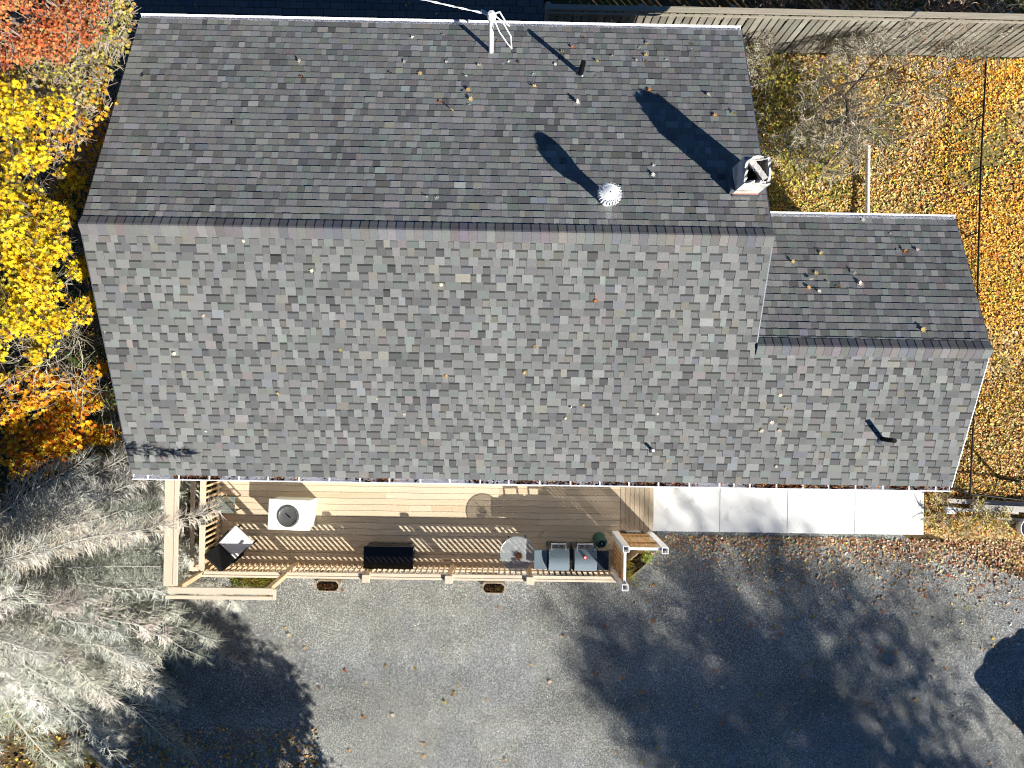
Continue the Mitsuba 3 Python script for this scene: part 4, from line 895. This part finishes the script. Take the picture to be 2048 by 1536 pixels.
def leafy(key, label, cat, stems, clusters, pal, size, dens, r0=.09, tmpl=LEAF_BIG, group=None, twig_col=(.16, .13, .10), twigs=7):
    """stems: ground points; each cluster hangs on a limb from the nearest stem"""
    t = tag(key, label, cat, group)
    C = np.array(clusters, float); tops = []
    for (x, y) in stems:
        D = np.hypot(C[:, 0] - x, C[:, 1] - y); near = C[D < np.sort(D)[max(2, len(D) // max(2, len(stems))) - 1] + 1e-6]
        top = near.mean(0)[:3] - [0, 0, .25]; mb = MB()
        tops.append(limb(mb, (x, y, -.05), top, r0, r0 * .45, 9)); part(t, 'trunk', mb, 'm_bark', smooth=60)
    for c in C:
        best = min(((np.linalg.norm(p - (c[:3] - [0, 0, c[3] * .8 + .5])), tuple(p)) for s in tops for p in s[2:]), key=lambda q: q[0])[1]
        mb = MB(); limb(mb, best, c[:3] - [0, 0, c[3] * .3], r0 * .35, .010, 6); part(t, 'limb', mb, 'm_bark', smooth=60)
    P0, P1 = [], []
    for c in C:
        for k in range(twigs):
            d = rng.normal(0, 1, 3); d[2] = abs(d[2]) * .8; d /= np.linalg.norm(d)
            a = c[:3] - [0, 0, c[3] * .3]; m = a + d * c[3] * .6 + rng.normal(0, .04, 3); e = a + d * c[3] * rng.uniform(1.0, 1.35)
            P0 += [a, m]; P1 += [m, e]
            for q in range(2): P0.append(m); P1.append(m + (d + rng.normal(0, .6, 3)) * c[3] * .5)
    v, f, m = segs(np.array(P0), np.array(P1), .008, .004); part(t, 'twigs', MB().add(v, f, np.repeat(pick([(1, twig_col)], len(P0), .2), m, 0)), 'm_vc', vc=True, kind='stuff')
    part(t, 'crown', crown_mesh(clusters, pal, size, dens, tmpl=tmpl), 'm_leaf', vc=True, kind='stuff')
def jig(cl, k, dz): return [(x, y, z + rng.normal(0, dz * .5), r * k) for x, y, z, r in cl]
leafy('maple_tree', 'bright yellow maple crowding the left gable of the house', 'tree', [(-8.6, 2.9), (-9.2, 1.2), (-8.9, 4.3)], jig(YELLOW, .86, .6),
      [(6, (.80, .62, .03)), (3, (.78, .52, .03)), (2, (.70, .66, .10)), (1.6, (.70, .38, .03)), (1.2, (.42, .40, .06)), (.8, (.36, .20, .04))], (.05, .10), 270, twigs=10)
leafy('maple_tree_001', 'red and orange maple at the upper left corner', 'tree', [(-9.4, 6.6), (-8.6, 6.0)], jig(RED, .84, .5),
      [(4, (.56, .14, .06)), (3, (.62, .22, .10)), (3, (.60, .30, .10)), (1.5, (.26, .06, .03)), (1, (.52, .36, .16))], (.035, .070), 520, twig_col=(.30, .24, .20), twigs=16)
leafy('amber_bush', 'shaded amber and orange bush close to the left end of the back roof slope', 'bush', [(-8.7, 4.4), (-8.3, 3.6)], AMBER,
      [(4, (.62, .34, .04)), (3, (.66, .46, .05)), (2, (.46, .20, .03)), (1, (.60, .54, .08))], (.06, .10), 75, .05, twigs=14, twig_col=(.34, .29, .23))
leafy('olive_bush', 'tangled olive and straw coloured bush below the red maple', 'bush', [(-8.4, 6.0), (-8.8, 5.0), (-7.9, 6.6)], OLIVE,
      [(3, (.46, .40, .12)), (3, (.56, .48, .10)), (2, (.40, .32, .16)), (1, (.30, .30, .08)), (1, (.56, .28, .08)), (1, (.50, .44, .30))], (.045, .085), 190, .05, twig_col=(.36, .32, .27), twigs=30)
leafy('maple_tree_002', 'small orange maple left of the front roof slope', 'tree', [(-9.0, -.4), (-8.6, -1.2)], ORANGE,
      [(4, (.74, .40, .03)), (3, (.76, .30, .03)), (3, (.78, .54, .04)), (1.5, (.64, .16, .03)), (1, (.70, .62, .06))], (.07, .12), 150, .05)
leafy('green_shrub', 'low green and yellow shrub against the left wall near the front', 'shrub', [(-8.6, -.6), (-8.4, -1.6)], LOW_GREEN,
      [(3, (.12, .24, .04)), (3, (.42, .38, .08)), (2, (.24, .26, .05)), (1.5, (.52, .36, .08))], (.05, .09), 150, .03)
leafy('dry_plant', 'clump of dry golden plants at the end of the concrete path by the planks', 'plant', [(10.2, -2.9), (11.2, -3.0)], [(10.1, -2.45, .25, .22), (10.0, -2.85, .22, .24), (10.35, -3.05, .2, .24), (10.75, -2.98, .3, .26), (11.1, -2.86, .34, .24), (11.45, -3.0, .3, .26), (11.0, -2.5, .3, .16), (11.6, -2.75, .28, .18)],
      [(4, (.62, .50, .18)), (2, (.54, .40, .14)), (2, (.38, .40, .08)), (1, (.66, .58, .36)), (1, (.20, .26, .05))], (.035, .07), 130, .015, tmpl=LEAF_SMALL, twigs=16, twig_col=(.55, .47, .32))
leafy('weedy_shrub', 'low yellow-green weedy shrub beside the right wall of the main house', 'shrub', [(5.3, 6.0), (5.4, 5.0)], [(x, y, z + .15, r * .9) for x, y, z, r in WEEDS[:9]] + [(5.05, 5.6, .5, .4), (5.1, 4.8, .45, .38), (5.9, 5.7, .35, .4), (6.4, 4.7, .3, .35), (5.0, 6.6, .6, .4)],
      [(3, (.46, .44, .08)), (3, (.58, .50, .12)), (2, (.30, .32, .07)), (1.5, (.50, .30, .10)), (1, (.18, .22, .05))], (.045, .085), 110, .03, twigs=12, twig_col=(.34, .30, .23))
leafy('dark_shrub', 'dark green shrub in the shade under the yellow maple', 'shrub', [(-8.6, 3.1), (-8.2, 5.2), (-8.6, 1.4)], DARK_GREEN,
      [(4, (.06, .10, .025)), (2, (.12, .14, .03)), (1, (.30, .24, .05)), (1, (.22, .10, .03))], (.05, .10), 130, .04)

rng = np.random.default_rng(34)
# ---------------------------------------------------------------- bare bushes
def bare(key, label, stems, height, spread, pal, levels=4, r=.02, kids=5, cat='bush', curve=.25, wide=1.0, trunk_extra=None, limit=30000):
    t = tag(key, label, cat)
    P0, P1, R0, R1, LV = [], [], [], [], []
    cur = []
    for (x, y) in stems:
        d = np.array([rng.normal(0, spread), rng.normal(0, spread), 1.0]); cur.append((np.array([x, y, -.03]), d / np.linalg.norm(d), height * rng.uniform(.45, .7), r * rng.uniform(.7, 1.2)))
    for lev in range(levels):
        nxt = []
        for (p, d, L, rr) in cur:
            if len(P0) > limit: break
            n = 5; q = p; line = [p]
            for k in range(n):
                d = d + rng.normal(0, curve, 3) * [wide, wide, .8]; d /= np.linalg.norm(d); e = q + d * L / n; e[2] = max(e[2], .03)
                a, b = rr * (1 - .55 * k / n), rr * (1 - .55 * (k + 1) / n)
                if lev > 0: P0.append(q); P1.append(e); R0.append(a); R1.append(b)
                q = e; line.append(e)
                if lev < levels - 1 and (k > 0 or lev > 0):
                    for _ in range(rng.poisson(kids / n)):
                        nd = d + rng.normal(0, .75, 3) * [wide, wide, .6]; nd /= np.linalg.norm(nd); nxt.append((e, nd, L * rng.uniform(.4, .75), max(rr * .55, .0062)))
            if lev == 0: part(t, 'stem', MB().tube(line, [rr * (1 - .5 * i / n) for i in range(n + 1)], 7, cap=False), 'm_bark', smooth=60)
        if len(P0) > limit: break
        cur = nxt
    v, f, m = segs(np.array(P0), np.array(P1), np.array(R0), np.array(R1)); part(t, 'twigs', MB().add(v, f, np.repeat(pick(pal, len(P0), .18), m, 0)), 'm_vc', vc=True, kind='stuff')
    return t
plain('m_dark_bark', (.06, .045, .035), .9, .1)
GREY = [(3, (.40, .37, .29)), (2, (.28, .25, .19)), (1, (.50, .47, .39)), (1.5, (.16, .13, .09))]
bare('bare_bush', 'large leafless grey bush in front of the board fence', [(6.7, 5.9), (6.9, 6.1), (6.5, 6.3), (6.2, 6.6), (7.3, 6.4), (5.6, 6.7)], 2.3, .45, GREY, 5, .030, 6, limit=16000)
bb = 'bare_bush'
for line, r0, r1 in (([(7.35, 5.3, 0), (7.55, 5.45, .5), (7.46, 5.9, 1.0), (7.3, 6.3, 1.35), (6.85, 6.55, 1.6), (6.5, 6.75, 1.8), (6.2, 6.7, 2.0)], .045, .012), ([(6.95, 6.5, 1.55), (7.4, 6.6, 1.65), (7.95, 6.72, 1.7), (8.5, 7.0, 1.75)], .03, .008), ([(7.2, 6.35, 1.4), (7.8, 7.1, 1.7), (8.4, 7.5, 2.0), (9.0, 7.7, 2.2)], .022, .006)):
    part(bb, 'branch', MB().tube(line, np.linspace(r0, r1, len(line)), 8, cap=False), 'm_dark_bark', smooth=60)
bare('bare_bush_001', 'sprawling leafless bush at the left of the lawn by the main eave', [(5.3, 7.1), (5.7, 7.3), (5.1, 6.7), (6.1, 7.2)], 1.5, .5, GREY, 5, .016, 6, limit=12000)
bare('bare_bush_002', 'leafless bush against the fence near the top right', [(7.6, 7.3), (8.0, 7.2), (8.5, 7.4), (9.1, 7.2), (9.6, 7.4), (10.2, 7.3)], 1.8, .5, GREY, 5, .016, 6, limit=15000)
bare('bare_bush_003', 'thin leafless twigs in the middle of the lawn beside the white pipe', [(7.9, 6.0), (7.5, 5.2), (7.0, 4.9), (8.1, 5.7), (8.6, 5.0)], .9, .6, GREY, 4, .010, 5, limit=3000)
bare('bare_bush_004', 'brown leafless bushes beyond the board fence', [(x, 8.9 + rng.uniform(-.3, .5)) for x in np.arange(5.0, 12.8, .45)], 2.0, .5, [(3, (.34, .24, .17)), (2, (.44, .36, .28)), (1, (.48, .20, .11))], 5, .016, 6, limit=14000)
bare('bare_bush_005', 'grey leafless bush at the left gable between yellow and orange leaves', [(-8.3, .5), (-8.0, .1), (-8.5, .9), (-8.1, 1.1), (-7.9, -.5), (-8.2, 1.6)], 4.2, .16, GREY, 5, .020, 6, limit=9000)
bare('bare_bush_006', 'pale leafless bush at the upper left beside the back roof slope', [(-8.8, 4.9), (-8.7, 5.3), (-8.6, 6.2), (-8.9, 4.3), (-9.1, 5.6)], 3.6, .07, [(3, (.46, .43, .40)), (1, (.34, .31, .28))], 5, .018, 5.5, curve=.2, wide=.7, limit=7000)

rng = np.random.default_rng(35)
# ---------------------------------------------------------------- the big feathery conifer at the lower left
def conifer(key, label, base, H, Lmax, nbr, pal, tips=(), azr=(0, 2 * PI), needle=1.0):
    t = tag(key, label, 'tree'); bx, by = base
    part(t, 'trunk', MB().tube([(bx, by, -.05), (bx + .05, by, H * .3), (bx, by + .04, H * .65), (bx, by, H)], [.17, .13, .07, .012], 10), 'm_bark', smooth=60)
    S0, S1, SR, SC = [], [], [], []          # twigs with a point
    B = MB()
    specs = []
    for i in range(nbr):
        h = .06 + .92 * ((i + rng.random()) / nbr) ** 1.35; z0 = H * h
        specs.append((z0, rng.uniform(*azr), Lmax * (1 - h) ** .75 * rng.uniform(.8, 1.08) + .15, None))
    for q in tips: specs.append((q[3], None, None, np.array(q[:3])))
    for (z0, az, L, tip) in specs:
        q_wide = tip is None or tip[2] < 3.5
        n = 14; tt = np.linspace(0, 1, n)
        if tip is None:
            e = np.array([math.cos(az), math.sin(az), 0]); L = min(L, (-6.95 - bx) / max(.05, math.cos(az))) if by + L * math.sin(az) > -4.75 else L; rise = rng.uniform(-.10, .16); droop = rng.uniform(.10, .30)
            p = np.array([bx, by, z0]) + e * L * tt[:, None]; p[:, 2] += L * (rise * tt - droop * tt ** 2)
        else:
            a = np.array([bx, by, z0]); L = np.linalg.norm(tip - a); p = a + (tip - a) * tt[:, None]; p[:, 2] += .10 * L * np.sin(PI * tt)
        wob = np.cumsum(rng.normal(0, .012 * L, (n, 3)), 0) * tt[:, None]; p = p + wob * [1, 1, .4]
        p[:, 2] = np.maximum(p[:, 2], .12)
        B.tube(p, (.008 + .0055 * L * (1 - tt) ** 1.1) * (1 if q_wide else .55), 5, cap=False)
        tone = np.exp(rng.normal(0, .10)); base_c = pick(pal, 1, .05)[0] * tone
        m = int(L / .030); s = np.sort(rng.uniform(.10, 1, m)); side = np.where(np.arange(m) % 2, 1, -1)
        k = np.clip((s * (n - 1)).astype(int), 0, n - 2); fr_ = s * (n - 1) - k
        q0 = p[k] * (1 - fr_[:, None]) + p[k + 1] * fr_[:, None]; d = p[k + 1] - p[k]; d /= np.linalg.norm(d, axis=1, keepdims=True)
        lat = np.cross(d, [0, 0, 1.0]); lat /= np.linalg.norm(lat, axis=1, keepdims=True)
        ang = rng.normal(.85, .18, m); dl = d * np.cos(ang)[:, None] + lat * (np.sin(ang) * side)[:, None] + rng.normal(0, .10, (m, 3)); dl[:, 2] += rng.normal(-.03, .14, m)
        wd = 1.0 if tip is None or q_wide else .6
        ln = wd * (.09 + .42 * np.sin(PI * np.clip(.18 + .80 * s, 0, 1)) ** .8 * min(1, L / 2.2)) * rng.uniform(.55, 1.15, m)
        q1 = q0 + dl * ln[:, None]; q1[:, 2] -= .10 * ln
        S0.append(q0); S1.append(q1); SR.append(np.full(m, .0085)); SC.append(np.tile(base_c * .9, (m, 1)))
        u = 7; fr2 = rng.uniform(.15, 1.0, (m, u)); r0 = q0[:, None] + (q1 - q0)[:, None] * fr2[..., None]
        lat2 = np.cross(dl, [0, 0, 1.0]); lat2 /= np.linalg.norm(lat2, axis=1, keepdims=True)
        sd = np.where(rng.random((m, u)) < .5, 1, -1)
        d2 = dl[:, None] * .80 + lat2[:, None] * (.55 * sd)[..., None] + rng.normal(0, .16, (m, u, 3))
        l2 = (.09 + .17 * (1 - fr2 * .6)) * rng.uniform(.6, 1.2, (m, u)) * needle
        S0.append(r0.reshape(-1, 3)); S1.append((r0 + d2 * l2[..., None]).reshape(-1, 3)); SR.append(np.full(m * u, .0075)); SC.append(np.tile(base_c, (m * u, 1)) * np.exp(rng.normal(0, .22, (m * u, 1))))
    part(t, 'branches', B, 'm_branch', smooth=60, kind='stuff')
    S0, S1, SR, SC = np.vstack(S0), np.vstack(S1), np.concatenate(SR), np.vstack(SC)
    v, f, m = spikes(S0, S1, SR); part(t, 'foliage', MB().add(v, f, np.repeat(np.clip(SC, .01, .9), m, 0)), 'm_needle', vc=True, kind='stuff')
    return len(S0)
plain('m_branch', (.42, .40, .36), .9, .2)
scene['m_needle'] = {'type': 'principledthin', 'base_color': VC, 'roughness': .8, 'diff_trans': .5, 'spec_trans': 0.0}
CON = [(4, (.57, .57, .51)), (2, (.65, .64, .58)), (2, (.49, .50, .44)), (.5, (.56, .51, .45)), (1.2, (.36, .38, .31))]
conifer('conifer_tree', 'big feathery grey-green conifer filling the lower left corner', (-10.1, -3.4), 8.6, 4.9, 235, CON,
        tips=[(-4.65, -2.36, 4.0, 4.2), (-6.6, -7.9, 1.4, 2.4), (-8.6, -8.3, 2.2, 3.2), (-9.4, -8.9, 2.6, 3.8), (-7.9, -8.0, 1.8, 2.8), (-7.2, -6.6, 1.6, 2.2), (-7.0, -5.9, 1.9, 2.6), (-7.5, -7.4, 1.5, 2.0), (-6.9, -5.2, 2.2, 3.0), (-7.6, -1.9, 1.6, 2.6)], azr=(-2.4, .80))

rng = np.random.default_rng(36)
# ---------------------------------------------------------------- trees and a car beyond the picture that throw the shadows on the drive
def far_tree(key, label, base, H, centre, rad, ncl, pal, size, dens, gap=.55, seed=3, stretch=1.0, side=0):
    t = tag(key, label, 'tree'); g = np.random.default_rng(seed); bx, by = base; mb = MB()
    trunk = limb(mb, (bx, by, -.1), (centre[0], centre[1], centre[2] + rad[2] * .4), .24, .06, 10, .1); part(t, 'trunk', mb, 'm_bark', smooth=60)
    cl = []; lm = MB()
    for i in range(ncl):
        d = g.normal(0, 1, 3); d /= np.linalg.norm(d); c = np.array(centre) + d * np.array(rad) * g.uniform(.3, 1.0) ** .6
        cl.append((*c, g.uniform(.35, .75) * gap)); q = limb(lm, trunk[min(9, 3 + i % 7)], c, .07, .014, 7, .2)
        for _ in range(side):
            a = q[g.integers(2, 7)]; e = a + g.normal(0, .55, 3) + (c - q[0]) * .22; limb(lm, a, e, .022, .008, 4, .2)
    part(t, 'limbs', lm, 'm_bark', smooth=60, kind='stuff')
    part(t, 'crown', crown_mesh(cl, pal, size, dens, tmpl=LEAF_SMALL, flat=stretch), 'm_leaf', vc=True, kind='stuff')
far_tree('shade_tree', 'tall half bare tree beyond the lower right corner whose shadow falls on the drive', (20.6, -21.4), 16, (19.8, -20.4, 11.4), (4.3, 3.9, 3.7), 112, [(2, (.40, .26, .08)), (1, (.30, .24, .06))], (.10, .22), 40, .80, 5, 3.4, 8)
far_tree('shade_tree_002', 'smaller half bare tree beyond the lower right corner, nearer the drive', (18.0, -21.2), 14, (17.6, -20.5, 11.0), (2.4, 2.2, 2.6), 48, [(2, (.40, .26, .08)), (1, (.30, .24, .06))], (.10, .22), 40, .80, 6, 3.2, 5)
far_tree('shade_tree_001', 'dense tree beyond the bottom edge whose shadow falls on the drive at the left', (-2.4, -12.4), 7, (-2.6, -12.1, 4.5), (2.5, 2.1, 2.0), 105, [(2, (.10, .14, .04)), (1, (.16, .18, .05))], (.10, .17), 110, .85, 8)
car = tag('parked_car', 'grey car parked just beyond the right edge of the drive', 'car')
AX = np.array([.70, -.714, 0]); LT = np.array([.714, .70, 0]); CO = np.array([12.98, -7.36, 0])       # its tail towards the house
def cp(s, l, z): return CO + AX * s + LT * l + np.array([0, 0, z])
def blob(pts, r): return manifold3d.Manifold.batch_hull([manifold3d.Manifold.sphere(r, 16).translate(tuple(cp(*p))) for p in pts])
part(car, 'body', man(blob([(s, l * (.72 if s < 4 else .62), z) for s in (.22, 4.3) for l in (-1, 1) for z in (.50, 1.16)], .16)), 'm_grill', smooth=40)
part(car, 'cabin', man(blob([(.55, l * .62, 1.05) for l in (-1, 1)] + [(3.3, l * .62, 1.05) for l in (-1, 1)] + [(.85, l * .26, 1.50) for l in (-1, 1)] + [(2.5, l * .26, 1.50) for l in (-1, 1)], .28)), 'm_grill', smooth=40)
part(car, 'rear_window', man(blob([(.36, l * .42, 1.18) for l in (-1, 1)] + [(.62, l * .30, 1.50) for l in (-1, 1)], .06)), 'm_pane', smooth=40)
for l in (-1, 1):
    part(car, 'side_window', man(blob([(1.0, l * .80, 1.16), (2.9, l * .80, 1.16), (1.2, l * .52, 1.52), (2.3, l * .52, 1.52)], .05)), 'm_pane', smooth=40)
    part(car, 'mirror', man(blob([(3.1, l * 1.0, 1.15), (3.1, l * 1.08, 1.2)], .08)), 'm_grill', smooth=40)
    part(car, 'tail_light', man(blob([(.10, l * .66, .85), (.10, l * .66, 1.05)], .05)), 'm_red', smooth=40)
    for s in (.95, 3.6):
        a = MB().lathe((0, 0, -.11), [(.0, 0), (.24, 0), (.32, .03), (.32, .19), (.24, .22), (0, .22)], 24); V, F = a.mesh(); R = np.stack([AX, np.array([0, 0, 1.0]), np.cross(AX, [0, 0, 1.0])])
        part(car, 'wheel', (V @ R + cp(s, l * .82, .325), F), 'm_black_matte', smooth=40)
